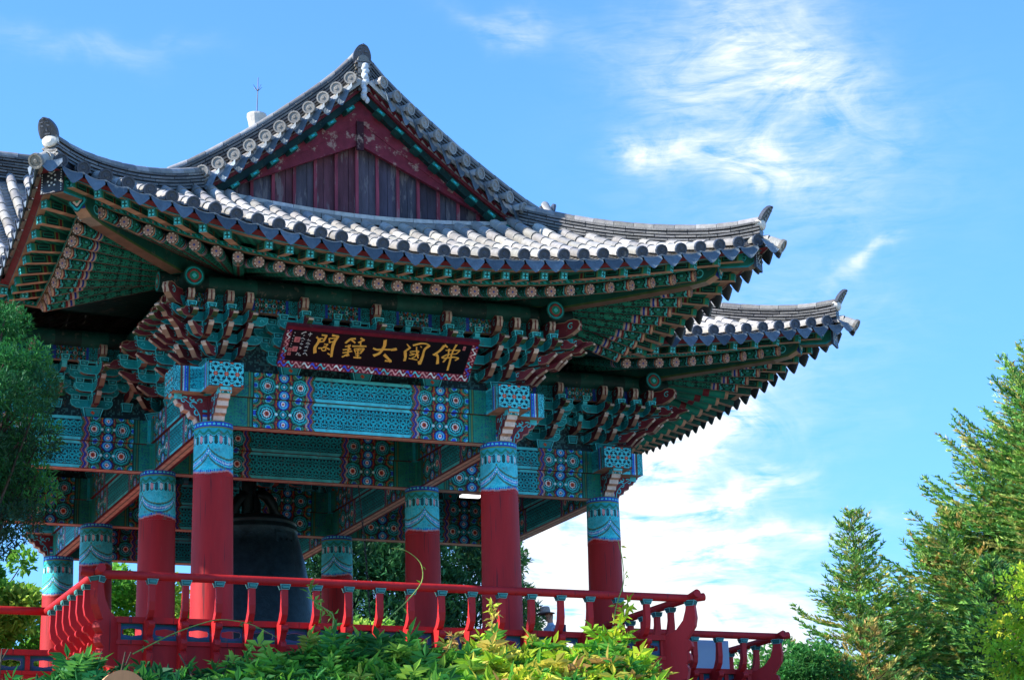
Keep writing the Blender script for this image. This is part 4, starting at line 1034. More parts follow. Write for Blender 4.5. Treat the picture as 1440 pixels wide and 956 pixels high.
# corner posts: deeper curved horns turned 45 degrees
mb = MB(); D = np.array([-1, -1, 0])/math.sqrt(2); D2 = np.array([1, -1, 0])/math.sqrt(2)
pc = [(-.05, -.07), (.055, -.07), (.075, -.25), (.055, -.36), (-.02, -.47), (-.06, -.52), (.0, -.56), (.01, -.62), (-.06, -.68), (-.02, -.73), (-.02, -.79), (-.09, -.84), (-.05, -.90), (-.08, -1.04), (-.50, -1.04), (-.50, -.50), (-.34, -.47), (-.20, -.40), (-.10, -.28), (-.06, -.15)]
mb.slab(pc, (0, 0, ZR), D, Z1, D2, .10, RED, RED)
me_cp = mb.build('corner_post', M_RED, data_only=True)
mb = MB(); mb.pbox((0, 0, ZR-.065), (.17, .15, .07), lin('#1e6660'), lin('#5fa09a'), ax=(D2, D, Z1), b=.01, taper=.7); me_cc = mb.build('lotus_cap', M_PAINT, data_only=True)
c0_ = link('corner_post', me_cp, bal, (-B_, -A_, 0)); link('lotus_cap', me_cc, c0_)
for a in ROT:
    for px in (-1, 1):
        if a == 0 and px < 0: continue
        copyto(c0_, bal, (*rot2(px*B_, -A_, a), 0), a if px < 0 else a+PI/2)
# rails and base of one wing
rl = MB(); bs = MB(); fr_ = MB()
ex = .20
def rail(p0, p1, q0, q1):
    p0 = np.array(p0, float); p1 = np.array(p1, float); d = (p1-p0)/np.linalg.norm(p1-p0)
    P = [p0-d*q0]+[p0+(p1-p0)*t for t in np.linspace(.0, 1, 7)]+[p1+d*q1]
    P = np.array(P); P[:, 2] += ZR
    if q0: P[0, 2] += .03
    if q1: P[-1, 2] += .03
    rl.tube(P, .052, 14, RED)
rail((-B_, -A_, 0), (B_, -A_, 0), ex, ex)
for sx in (-1, 1): rail((sx*B_, -A_, .012), (sx*B_, -B_, .012), ex, 0)
def basewall(p0, p1, out):
    p0 = np.array([*p0, 0.]); p1 = np.array([*p1, 0.]); out = np.array([*out, 0.]); L_ = np.linalg.norm(p1-p0); d = (p1-p0)/L_; ax = (d, out, Z1); mid = (p0+p1)/2
    bs.box(mid+Z1*(ZR-.485)+out*.02, (L_, .11, .07), RED, ax); bs.box(mid+Z1*(ZR-.745)+out*.015, (L_, .10, .05), RED, ax); bs.box(mid+Z1*(ZR-.93), (L_, .09, .315), RED*.9, ax)
    n = max(2, int(round(L_/.4025))); w = L_/n
    for i in range(n+1): bs.box(p0+d*min(max(i*w, .03), L_-.03)+Z1*(ZR-.62), (.06, .085, .198), RED, ax)
    for i in range(n):      # pierced panel: turquoise frame round a cusped opening
        c = p0+d*(i+.5)*w+Z1*(ZR-.62); hx, hz = w/2-.03, .099; th = np.arange(24)*2*PI/24
        inn = np.stack([np.clip(np.sign(np.cos(th))*np.abs(np.cos(th))**.7*hx*.72, -1, 1), np.sign(np.sin(th))*np.abs(np.sin(th))**.6*hz*.42*(1-.12*np.cos(6*th))], 1)
        m_ = np.maximum(np.abs(np.cos(th))/hx, np.abs(np.sin(th))/hz); outp = np.stack([np.cos(th)/m_, np.sin(th)/m_], 1)
        o1 = outp*.5+inn*.5
        for off in (-.012, .012):
            f = lambda q: c+q[:, :1]*d+q[:, 1:]*Z1+out*off
            for A2, B2, c2 in ((outp, o1, TQD*.8), (o1, inn, lin('#3b5f8a')*.8)):
                fr_.add(np.concatenate([f(A2), f(B2)]), [[k, (k+1) % 24, 24+(k+1) % 24, 24+k] for k in range(24)], c2)
        f = lambda q, off: c+q[:, :1]*d+q[:, 1:]*Z1+out*off
        fr_.add(np.concatenate([f(inn, -.012), f(inn, .012)]), [[k, (k+1) % 24, 24+(k+1) % 24, 24+k] for k in range(24)], WHT*.5)
bw = 1.58; a2, b2 = 4.98+bw, 2+bw
basewall((-b2, -a2), (b2, -a2), (0, -1))
for sx in (-1, 1): basewall((sx*b2, -(a2-.05)), (sx*b2, -(b2+.05)), (sx, 0))
def part4b(name, me):
    o = link(name, me, bal)
    for q in ROT[1:]: copyto(o, bal, rz=q)
part4b('hand_rail', rl.build('hand_rail', M_RED, data_only=True)); part4b('base_rail', bs.build('base_rail', M_RED, data_only=True)); part4b('pierced_panel', fr_.build('pierced_panel', M_PAINT, data_only=True))

# ------------------------------------------------------------------ signboard
SBX, SBW, SBH = 2.025, 2.66, .645
sg = bpy.data.objects.new('signboard', None); COL.objects.link(sg)
tb = math.atan2(.49, .41)       # lean: top 0.49 forward of the foot
sg.location = (SBX*S, -.50*S, .73*S); sg.rotation_euler = (tb, 0, 0)
tag(sg, 'black name board with gold Chinese characters, leaning forward under the front eave', 'signboard')
def P2(x, z, y=0): return np.array([x, y, z])
mb = MB(); mb.box((0, .02, SBH/2), (SBW-.16, .03, SBH-.14), lin('#0c1018')); mb.build('board', paint_mat('black_lacquer', .35, .1, 5, 0), sg)
def sframe(L_, w_, xa, za, horiz, cx, cz, plain=False):
    nx, ny = int(L_/.008), 10; u_ = (np.arange(nx)+.5)/nx*L_; v_ = (np.arange(ny)+.5)/ny; U, V = np.meshgrid(u_, v_); C = np.zeros(U.shape+(3,)); C[:] = lin('#7c1a34')
    if not plain:
        ph = np.array([BLU*1.3, TQL, PNK, WHT])[(U/.11).astype(int) % 4]; wv = .5+.28*np.sin(U*2*PI/.11); m_ = np.abs(V-wv) < .13; C[m_] = ph[m_]
        d_ = ((U/.055) % 1-.5)**2+((V-.5-.33*np.where((U/.055).astype(int) % 2, 1, -1))/.55)**2 < .03; C[d_] = PNK
    mb_ = MB()
    A = np.linspace(-L_/2, L_/2, nx+1); B = np.linspace(-w_/2, w_/2, ny+1); AA, BB = np.meshgrid(A, B)
    F = (lambda a_, b_, y: np.stack([cx+a_, y, cz+b_], -1)) if horiz else (lambda a_, b_, y: np.stack([cx+b_, y, cz+a_], -1))
    yy = -.03+.035*((BB+w_/2)/w_ if (horiz and cz < SBH/2) or (not horiz and cx < 0) else 1-(BB+w_/2)/w_)
    mb_.grid(F(AA, BB, yy), C)
    if horiz: mb_.box((cx, .03, cz), (L_, .05, w_), lin('#6a2638'))
    else: mb_.box((cx, .03, cz), (w_, .05, L_), lin('#6a2638'))
    mb_.build('frame_board', M_PAINT, sg)
sframe(SBW, .09, 0, 0, True, 0, .045); sframe(SBW, .075, 0, 0, True, 0, SBH-.0375, True); sframe(SBH-.17, .085, 0, 0, False, -SBW/2+.0425, SBH/2+.01); sframe(SBH-.17, .085, 0, 0, False, SBW/2-.0425, SBH/2+.01)
# lettering: brush strokes in sign units (px of the enlarged photograph, mapped by the board's four corners)
GOLD_ST = [([(-0.91, 0.491), (-0.866, 0.458)], 0.0235), ([(-0.863, 0.463), (-0.863, 0.416), (-0.894, 0.328), (-0.87, 0.245)], 0.0392), ([(-0.847, 0.53), (-0.773, 0.524)], 0.0212), ([(-0.782, 0.527), (-0.8, 0.436)], 0.0251), ([(-0.868, 0.467), (-0.818, 0.477)], 0.0141), ([(-0.857, 0.421), (-0.799, 0.432)], 0.0141), ([(-0.709, 0.54), (-0.618, 0.53)], 0.0251), ([(-0.738, 0.494), (-0.715, 0.421)], 0.0188), ([(-0.732, 0.487), (-0.654, 0.499)], 0.0125), ([(-0.713, 0.429), (-0.665, 0.447)], 0.0125), ([(-0.625, 0.529), (-0.657, 0.446), (-0.66, 0.361), (-0.639, 0.211)], 0.0353), ([(-0.702, 0.252), (-0.651, 0.229)], 0.0157), ([(-0.781, 0.391), (-0.728, 0.392)], 0.0141), ([(-0.732, 0.391), (-0.759, 0.337), (-0.843, 0.319)], 0.0141), ([(-0.781, 0.358), (-0.689, 0.315)], 0.0157), ([(-0.794, 0.3), (-0.77, 0.284), (-0.734, 0.301), (-0.75, 0.333)], 0.0125), ([(-0.805, 0.327), (-0.789, 0.296)], 0.0125), ([(-0.501, 0.438), (-0.446, 0.51), (-0.383, 0.519)], 0.0235), ([(-0.435, 0.497), (-0.375, 0.456)], 0.0204), ([(-0.444, 0.42), (-0.426, 0.242)], 0.0282), ([(-0.51, 0.328), (-0.406, 0.353)], 0.0141), ([(-0.502, 0.282), (-0.382, 0.322)], 0.0141), ([(-0.493, 0.216), (-0.447, 0.257), (-0.406, 0.258)], 0.0196), ([(-0.491, 0.382), (-0.418, 0.402)], 0.0141), ([(-0.318, 0.532), (-0.257, 0.505)], 0.022), ([(-0.267, 0.509), (-0.327, 0.459)], 0.0196), ([(-0.302, 0.487), (-0.288, 0.417)], 0.0157), ([(-0.397, 0.397), (-0.209, 0.415)], 0.0173), ([(-0.362, 0.357), (-0.224, 0.376)], 0.0141), ([(-0.362, 0.357), (-0.333, 0.308)], 0.0141), ([(-0.231, 0.37), (-0.26, 0.296)], 0.0204), ([(-0.343, 0.331), (-0.256, 0.344)], 0.0094), ([(-0.31, 0.377), (-0.288, 0.236)], 0.0173), ([(-0.332, 0.289), (-0.262, 0.301)], 0.0102), ([(-0.321, 0.26), (-0.27, 0.268)], 0.011), ([(-0.335, 0.222), (-0.234, 0.227)], 0.022), ([(-0.109, 0.392), (-0.05, 0.372), (0.02, 0.386), (0.142, 0.395), (0.216, 0.41)], 0.022), ([(0.021, 0.538), (0.039, 0.44), (0.004, 0.322), (-0.07, 0.277)], 0.0376), ([(0.065, 0.309), (0.15, 0.241), (0.183, 0.21)], 0.0345), ([(0.104, 0.212), (0.195, 0.211)], 0.0204), ([(0.143, 0.391), (0.212, 0.412)], 0.0329), ([(0.331, 0.508), (0.365, 0.473), (0.401, 0.448)], 0.0141), ([(0.392, 0.452), (0.332, 0.383)], 0.0235), ([(0.338, 0.389), (0.368, 0.3), (0.37, 0.243)], 0.0345), ([(0.422, 0.493), (0.519, 0.536), (0.602, 0.537), (0.652, 0.506)], 0.0204), ([(0.643, 0.51), (0.593, 0.448), (0.6, 0.333), (0.593, 0.206)], 0.0329), ([(0.559, 0.256), (0.582, 0.215)], 0.022), ([(0.477, 0.474), (0.501, 0.39), (0.547, 0.299)], 0.0188), ([(0.405, 0.39), (0.528, 0.412)], 0.011), ([(0.433, 0.363), (0.546, 0.347)], 0.011), ([(0.416, 0.332), (0.471, 0.344)], 0.011), ([(0.529, 0.408), (0.497, 0.313), (0.461, 0.29)], 0.0125), ([(0.418, 0.281), (0.542, 0.269)], 0.011), ([(0.535, 0.478), (0.542, 0.483)], 0.022), ([(0.414, 0.37), (0.48, 0.359)], 0.0094), ([(0.851, 0.546), (0.903, 0.512)], 0.022), ([(0.854, 0.536), (0.819, 0.451), (0.745, 0.371)], 0.0298), ([(0.78, 0.379), (0.813, 0.354), (0.837, 0.24)], 0.0345), ([(1.018, 0.567), (1.0, 0.498), (0.991, 0.41), (0.999, 0.294), (1.006, 0.149)], 0.022), ([(0.893, 0.458), (1.094, 0.478)], 0.0133), ([(1.094, 0.478), (1.057, 0.416)], 0.0133), ([(0.868, 0.34), (0.929, 0.392), (1.049, 0.416)], 0.0125), ([(0.868, 0.338), (0.912, 0.332), (1.038, 0.364), (1.118, 0.353), (1.07, 0.311)], 0.0157), ([(0.934, 0.491), (0.953, 0.367), (0.912, 0.271)], 0.0188)]
WHITE_ST = [([(-1.116, 0.518), (-1.097, 0.537), (-1.062, 0.555)], 0.013), ([(-1.085, 0.489), (-1.071, 0.505)], 0.0071), ([(-1.11, 0.441), (-1.083, 0.458), (-1.053, 0.433)], 0.0083), ([(-1.095, 0.405), (-1.066, 0.412)], 0.0047), ([(-1.104, 0.367), (-1.082, 0.352), (-1.061, 0.365)], 0.0071), ([(-1.095, 0.379), (-1.081, 0.373)], 0.0071), ([(-1.096, 0.312), (-1.077, 0.306), (-1.081, 0.285)], 0.0083), ([(-1.091, 0.287), (-1.067, 0.304)], 0.0047), ([(-1.114, 0.186), (-1.104, 0.219), (-1.091, 0.213)], 0.0083), ([(-1.084, 0.185), (-1.078, 0.221)], 0.0071), ([(-1.078, 0.186), (-1.049, 0.188)], 0.0083), ([(-1.026, 0.516), (-0.975, 0.532)], 0.0071), ([(-1.01, 0.553), (-0.993, 0.53), (-1.001, 0.491)], 0.0071), ([(-1.022, 0.429), (-0.973, 0.423)], 0.0059), ([(-1.01, 0.455), (-0.998, 0.428)], 0.0047), ([(-1.023, 0.372), (-1.002, 0.395), (-0.969, 0.37)], 0.0071), ([(-1.006, 0.363), (-0.983, 0.365)], 0.0047), ([(-1.026, 0.319), (-0.98, 0.33)], 0.0059), ([(-1.007, 0.342), (-0.985, 0.301)], 0.0047), ([(-1.024, 0.262), (-0.983, 0.27)], 0.0071), ([(-1.023, 0.209), (-1.0, 0.236), (-0.965, 0.193)], 0.0071), ([(-1.216, 0.535), (-1.205, 0.526)], 0.0094), ([(-1.218, 0.479), (-1.207, 0.484)], 0.0094), ([(-1.221, 0.43), (-1.211, 0.438)], 0.0094), ([(-1.215, 0.392), (-1.207, 0.396)], 0.0083), ([(-1.221, 0.356), (-1.209, 0.353)], 0.0094), ([(-1.218, 0.317), (-1.21, 0.321)], 0.0083)]
SEALS = [(1.144, 0.512, 0.035, 0.06), (-1.154, 0.426, 0.075, 0.08), (-1.151, 0.278, 0.07, 0.075), (-1.217, 0.264, 0.045, 0.05), (-1.211, 0.197, 0.045, 0.045)]
CLOUDS = [(30.52, 23.78, 1.38, 2.09, 79, 0.5), (32.21, 22.07, 1.88, 0.95, -31, 0.5), (28.92, 22.58, 2.57, 0.95, -16, 0.36), (29.99, 20.3, 2.37, 0.65, -13, 0.7), (27.41, 20.88, 0.99, 0.49, 9, 0.55), (33.14, 17.5, 1.19, 0.23, 29, 0.55), (23.67, 24.12, 1.38, 0.38, -16, 0.3), (31.26, 19.99, 3.95, 2.66, -1, 0.22), (25.57, 8.2, 3.75, 3.61, -1, 1.5), (28.34, 6.81, 4.54, 2.28, -11, 1.5), (27.29, 12.46, 3.16, 1.14, 49, 1.4), (28.97, 11.35, 1.78, 0.27, 21, 0.8), (29.28, 10.16, 2.77, 0.38, 4, 1.0), (28.5, 13.36, 1.19, 0.76, 39, 0.7), (31.42, 13.76, 2.37, 0.95, -1, 0.15), (11.38, 23.6, 2.77, 0.38, -1, 0.15), (30.77, 15.69, 2.77, 1.14, -1, 0.2)]
def strokes(mb, L, y0, col):
    k = 0
    for pts, w in L:
        k += 1; p = np.array(pts, float)
        if len(p) > 2:      # smooth the bend
            t = np.linspace(0, len(p)-1, 5*(len(p)-1)+1); q = np.stack([np.interp(t, range(len(p)), p[:, i]) for i in (0, 1)], 1)
            for _ in range(2): q[1:-1] = (q[:-2]+2*q[1:-1]+q[2:])/4
            p = q
        else: p = np.stack([p[0]*(1-t)+p[1]*t for t in np.linspace(0, 1, 5)])
        d = np.gradient(p, axis=0); d /= np.linalg.norm(d, axis=1)[:, None]+1e-9; n = np.stack([-d[:, 1], d[:, 0]], 1)
        ww = w*(1+.14*np.sin(np.linspace(.3, 6, len(p))+k))*.5
        a = p+n*ww[:, None]; b = p-n*ww[:, None]; a[0] += -d[0]*w*.2; b[-1] += d[-1]*w*.25
        y = y0-.0006*(k % 12)
        F = lambda q, yy: np.stack([q[:, 0], np.full(len(q), yy), q[:, 1]], 1)
        mb.grid(np.array([F(a, y+.012), F(a, y), F(b, y), F(b, y+.012)]), col)
mb = MB(); strokes(mb, GOLD_ST, -.004, GOLD); mb.build('lettering', paint_mat('gold_leaf', .45, .12, 8, .1, 60, spec=.5), sg)
mb = MB(); strokes(mb, WHITE_ST, .000, lin('#c8c4bc')); mb.build('inscription', M_PAINT, sg)
for x, z, w, h in SEALS:
    mb = MB(); mb.box((x, 0, z), (w, .008, h), lin('#d47878')); mb.box((x, -.004, z), (w*.45, .004, h*.12), lin('#a83a44')); mb.box((x, -.004, z-h*.2), (w*.12, .004, h*.3), lin('#a83a44')); mb.box((x+w*.1, -.004, z+h*.25), (w*.4, .004, h*.1), lin('#a83a44'))
    mb.build('seal_mark', M_PAINT, sg)

# ------------------------------------------------------------------ bell
bell = bpy.data.objects.new('temple_bell', None); COL.objects.link(bell); bell.location = (CX*S, CY*S, -.38*S); bell.scale = (1.06, 1.06, 1)
tag(bell, 'huge dark bronze temple bell hanging in the middle of the pavilion behind the pillars', 'bell')
BZ = lin('#33464a')*.55
pr = [(0, .20), (.30, .19), (.50, .14), (.60, .07), (.615, .04), (.60, .03), (.605, 0), (.625, -.05), (.625, -.08), (.615, -.10), (.655, -.30), (.70, -.6), (.745, -1.0), (.79, -1.5), (.82, -1.9), (.83, -2.05), (.85, -2.07), (.85, -2.12), (.835, -2.14), (.84, -2.28), (.86, -2.30), (.85, -2.36), (.78, -2.36), (.74, -2.0), (.55, -.2), (0, -.05)]
pr = [(a*(1.0 if b > 0 else 1.0+.12*min(1, -b/1.2)), b) for a, b in pr]; mb = MB(); mb.lathe(pr, (0, 0, .05), 64, BZ)
for k in range(4):          # framed nipple panels and the lotus striking discs
    a0 = k*PI/2+.5
    for zz0, zz1 in ((-.18, -.62),):
        for i in range(9):
            i1, i2 = i % 3, i//3; a = a0+(i1-1)*.16; z = .05-.28-.13*i2; r = .655+(.28+.13*i2-.3)*.145; mb.lathe([(0, .035), (.02, .028), (.03, .01), (.032, 0)], (r*math.cos(a), r*math.sin(a), z), 8, BZ*1.3)
        for a1, a2, z1, z2 in ((a0-.28, a0+.28, -.13, -.16), (a0-.28, a0+.28, -.60, -.64), (a0-.30, a0-.25, -.13, -.64), (a0+.25, a0+.30, -.13, -.64)):
            P = [[((.628+(-z)*.135)*math.cos(a)*1.01, (.628+(-z)*.135)*math.sin(a)*1.01, z+.05) for a in np.linspace(a1, a2, 8)] for z in (z1, z2)]; mb.grid(P, BZ*1.4)
    a = a0+PI/4; 
    for q in range(8):
        b = q*PI/4; z = -1.35+.10*math.sin(b); aa = a+.12*math.cos(b); r = .785+(-z-1.35)*.11; mb.lathe([(0, .03), (.05, .02), (.06, 0)], (r*math.cos(aa), r*math.sin(aa), z), 8, BZ*1.25)
mb.build('bell_body', M_BRZ, bell)
mb = MB()
mb.tube([(-.28, 0, .22), (-.30, 0, .36), (-.22, 0, .50), (-.08, 0, .60), (.08, 0, .62), (.2, 0, .54), (.28, 0, .42), (.30, 0, .30), (.38, .02, .25), (.44, .03, .28)], [.07, .08, .085, .09, .09, .085, .08, .075, .06, .03], 10, BZ*.9)
mb.tube([(.0, -.16, .18), (.02, -.10, .40), (.0, 0, .55)], [.05, .06, .05], 8, BZ*.9); mb.tube([(.0, .16, .18), (.02, .10, .40), (.0, 0, .55)], [.05, .06, .05], 8, BZ*.9)
mb.tube([(-.10, 0, .2), (-.10, 0, .8)], .09, 12, BZ*.8)
for i in range(7): mb.tube([(-.2+.07*i, 0, .60+.01*i), (-.22+.07*i, 0, .69)], [.03, .005], 5, BZ)
mb.build('dragon_loop', M_BRZ, bell)
mb = MB(); mb.tube([(0, 0, .55), (0, 0, 1.9)], .035, 8, lin('#2c2c2e')); mb.build('hanger', M_BRZ, bell)
# chain of the striking log
mb = MB(); P0 = np.array([0, 0, 0]); P1 = np.array([.17, 0, -2.1]); n = 46
for i in range(n):
    t = i/n; c = P0+(P1-P0)*t+np.array([.02*math.sin(t*PI), 0, 0]); d = (P1-P0)/np.linalg.norm(P1-P0); s_ = np.array([1., 0, 0]) if i % 2 else np.array([0, 1., 0]); th = np.linspace(0, 2*PI, 9)
    mb.tube([c+d*.032*math.cos(q)+s_*.014*math.sin(q) for q in th], .0055, 5, lin('#4a4a50'), cap=False)
ch = mb.build('chain', M_METAL, None, (2.99, 2.93, -.05)); tag(ch, 'thin dark iron chain hanging slightly aslant from a beam beside the bell', 'chain')
# small lit fluorescent fitting
fx = bpy.data.objects.new('ceiling_light', None); COL.objects.link(fx); fx.location = (5.40*S, 4.5*S, .27*S); tag(fx, 'small bright white box lamp under the right wing ceiling, seen between two red pillars', 'lamp')
mb = MB(); mb.box((0, 0, .035), (.34, .16, .05), lin('#b8b8b8')); mb.tube([(0, 0, .06), (0, 0, 1.33)], .008, 6, lin('#777777')); mb.build('lamp_housing', M_METAL, fx)
m, nt = newmat('lit_tube'); o_ = nt.nodes.new('ShaderNodeOutputMaterial'); e_ = nt.nodes.new('ShaderNodeEmission'); e_.inputs[0].default_value = (.95, .98, 1, 1); e_.inputs[1].default_value = 2.0; nt.links.new(e_.outputs[0], o_.inputs[0])
mb = MB(); mb.box((0, 0, 0), (.32, .14, .03), WHT); mb.box((0, -.07, .02), (.30, .01, .04), WHT); mb.build('diffuser', m, fx)
# pale board standing behind the right wing's rail
pb = bpy.data.objects.new('display_board', None); COL.objects.link(pb); pb.location = (7.92*S, 1.50*S, ZF*S); tag(pb, 'pale blue-white board on legs standing behind the rail of the right wing', 'board')
mb = MB(); mb.box((0, 0, .50), (.62, .02, .46), lin('#a9c0d6')); mb.build('sheet', M_BOARD, pb)
for x in (-.28, .28): mb = MB(); mb.cyl((x, .03, 0), (x, .03, .70), .015, None, 8, lin('#777a80')); mb.build('leg', M_METAL, pb)
mb = MB(); mb.box((.08, -.02, .285), (.20, .02, .02), WHT); mb.box((-.20, -.02, .285), (.14, .02, .02), WHT); mb.build('clip_strip', M_BOARD, pb)
# rounded wooden board top low in front of the vines
wb = bpy.data.objects.new('round_board', None); COL.objects.link(wb); wb.location = (-2.60*S, -6.5*S, -5.3*S); tag(wb, 'orange-brown wooden post with a rounded top, cut off at the bottom edge left of centre', 'post')
mb = MB(); th = np.linspace(0, PI, 17); pr = [(-.24, 0)]+[(-.24*math.cos(t), 1.00+.25*math.sin(t)) for t in th]+[(.24, 0)]
mb.slab(pr, (0, 0, 0), (1, 0, 0), Z1, (0, -1, 0), .10, lin('#c98a5a'), lin('#d9a070')); mb.build('plank', M_WOOD_L if 'M_WOOD_L' in globals() else paint_mat('plain_timber', .7, .18, 6, .2, 40, streak=True), wb)
mb = MB(); mb.box((0, -.052, 1.1), (.012, .004, .07), lin('#3a2a22')); mb.build('crack', M_BARK, wb)

# ------------------------------------------------------------------ person
pe = bpy.data.objects.new('person', None); COL.objects.link(pe); pe.location = (5.84*S, 2.55*S, ZF*S); pe.rotation_euler = (0, 0, math.radians(100))
tag(pe, 'person in a brown brimmed hat and pale blue shirt standing behind the railing, facing left', 'person')
def skin_figure():
    # real metres, facing +y
    V = {}; 
    J = dict(pel=((0, 0, .93), .135, .10), wa=((0, 0, 1.05), .125, .095), ch=((0, .0, 1.25), .155, .11), sh=((0, -.01, 1.37), .12, .085), ne=((0, 0, 1.455), .052, .055), hd0=((0, .015, 1.53), .062, .075), hd1=((0, .02, 1.60), .074, .092), hd2=((0, .012, 1.665), .060, .075),
             hl=((-.095, 0, .88), .085, .09), kl=((-.11, .02, .48), .055, .06), al=((-.115, -.01, .09), .036, .042), tl=((-.125, .15, .03), .032, .025),
             hr=((.095, 0, .88), .085, .09), kr=((.11, .0, .48), .055, .06), ar=((.115, -.04, .09), .036, .042), tr=((.125, .12, .03), .032, .025),
             sl=((-.185, -.01, 1.36), .055, .055), el=((-.25, -.02, 1.09), .038, .04), wl=((-.235, .08, .86), .024, .026), ml=((-.23, .11, .78), .034, .020),
             sr=((.185, -.01, 1.36), .055, .055), er=((.25, -.02, 1.09), .038, .04), wr=((.235, .10, .87), .024, .026), mr=((.23, .14, .79), .034, .020))
    E_ = [('pel', 'wa'), ('wa', 'ch'), ('ch', 'sh'), ('sh', 'ne'), ('ne', 'hd0'), ('hd0', 'hd1'), ('hd1', 'hd2'), ('pel', 'hl'), ('hl', 'kl'), ('kl', 'al'), ('al', 'tl'), ('pel', 'hr'), ('hr', 'kr'), ('kr', 'ar'), ('ar', 'tr'), ('ch', 'sl'), ('sl', 'el'), ('el', 'wl'), ('wl', 'ml'), ('ch', 'sr'), ('sr', 'er'), ('er', 'wr'), ('wr', 'mr')]
    for sd, m_ in ((-1, 'ml'), (1, 'mr')):      # five fingers, the thumb from the side of the palm
        b = np.array(J[m_][0])
        for i, (dy, L_) in enumerate(((-.027, .055), (-.009, .07), (.009, .075), (.027, .065))):
            a1, a2 = f'f{sd}{i}a', f'f{sd}{i}b'; J[a1] = (tuple(b+[0, dy, -.05]), .009, .009); J[a2] = (tuple(b+[-sd*.018, dy+.01, -.05-L_]), .0075, .0075); E_ += [(m_, a1), (a1, a2)]
        a1, a2 = f't{sd}a', f't{sd}b'; J[a1] = (tuple(b+[-sd*.01, .040, -.01]), .011, .011); J[a2] = (tuple(b+[-sd*.025, .060, -.05]), .009, .009); E_ += [(m_, a1), (a1, a2)]
    names = list(J); me = bpy.data.meshes.new('body'); me.from_pydata([J[n][0] for n in names], [(names.index(a), names.index(b)) for a, b in E_], [])
    o = bpy.data.objects.new('body', me); COL.objects.link(o)
    sk = o.modifiers.new('s', 'SKIN'); sk.use_smooth_shade = True; ss = o.modifiers.new('d', 'SUBSURF'); ss.levels = 2; ss.render_levels = 2
    for i, n in enumerate(names): d = me.skin_vertices[0].data[i]; d.radius = (J[n][1], J[n][2]); d.use_root = (n == 'pel')
    dg = bpy.context.evaluated_depsgraph_get(); ev = o.evaluated_get(dg); m2 = bpy.data.meshes.new_from_object(ev); bpy.data.objects.remove(o)
    co = np.empty(len(m2.vertices)*3); m2.vertices.foreach_get('co', co); co = co.reshape(-1, 3)
    z = co[:, 2]; hd = z > 1.49
    nose_ = np.exp(-((z-1.585)/.018)**2-(co[:, 0]/.016)**2)*(co[:, 1] > .06); co[:, 1] += nose_*.028
    chin = np.exp(-((z-1.515)/.02)**2-(co[:, 0]/.03)**2)*(co[:, 1] > .03); co[:, 1] += chin*.012
    for sx in (-1, 1): e = np.exp(-((z-1.615)/.012)**2-((co[:, 0]-sx*.03)/.014)**2)*(co[:, 1] > .05); co[:, 1] -= e*.010
    m2.vertices.foreach_set('co', co.ravel())
    ca = m2.color_attributes.new('Col', 'FLOAT_COLOR', 'CORNER'); li = np.empty(len(m2.loops), np.int32); m2.loops.foreach_get('vertex_index', li); p = co[li]
    SK = lin('#c48a6c'); C = np.tile(SK, (len(li), 1)); sh_ = (p[:, 2] < 1.44) & (p[:, 2] > .90) & ~((np.abs(p[:, 0]) > .18) & (p[:, 2] < 1.02)); C[sh_] = lin('#a9c3dd'); C[(p[:, 2] <= .96) & (np.abs(p[:, 0]) < .19)] = lin('#33363f'); C[p[:, 2] < .07] = lin('#2a2422')
    C[(p[:, 2] > 1.53) & (p[:, 1] < -.02)] = lin('#2a201c')
    lip = (np.abs(p[:, 2]-1.548) < .006) & (p[:, 1] > .07); C[lip] = lin('#8a4a44'); eye = (np.abs(p[:, 2]-1.615) < .006) & (np.abs(np.abs(p[:, 0])-.03) < .011) & (p[:, 1] > .06); C[eye] = lin('#20181a')
    ca.data.foreach_set('color', np.concatenate([C, np.ones((len(C), 1))], 1).astype(np.float32).ravel()); m2.materials.clear(); m2.materials.append(M_SKIN); return m2
b_ = bpy.data.objects.new('body', skin_figure()); COL.objects.link(b_); b_.parent = pe
mb = MB(); mb.lathe([(0, .12), (.06, .118), (.088, .105), (.098, .06), (.104, .0), (.19, -.022), (.195, -.030), (.19, -.034), (.10, -.012), (0, .0)], (0, .015, 1.655), 28, np.array([lin('#b09c90')]*4+[lin('#5d4c46')]*2+[lin('#8e7a70')]*4))
h_ = mb.build('brimmed_hat', M_CLOTH, pe, sc=1); h_.rotation_euler = (-.06, 0, 0)
mb = MB(); mb.tube([(-.085, .03, 1.65), (-.075, .04, 1.56), (-.02, .06, 1.49)], .004, 5, lin('#2a2424')); mb.tube([(.085, .03, 1.65), (.075, .04, 1.56), (.02, .06, 1.49)], .004, 5, lin('#2a2424')); mb.build('chin_cord', M_CLOTH, pe, sc=1)
for sx in (-1, 1):
    mb = MB(); mb.lathe([(0, .012), (.012, .01), (.018, 0), (.012, -.01), (0, -.012)], (0, 0, 0), 8, lin('#bd8264')); e_ = mb.build('ear', M_SKIN, pe, sc=1); e_.location = (sx*.078, .0, 1.60); e_.scale = (.6, 1, 1.9)
mb = MB(); mb.pbox((0, -.20, 1.20), (.28, .16, .42), lin('#1d2740'), lin('#2c3a5c'), b=.02); mb.build('backpack', M_CLOTH, pe, sc=1)

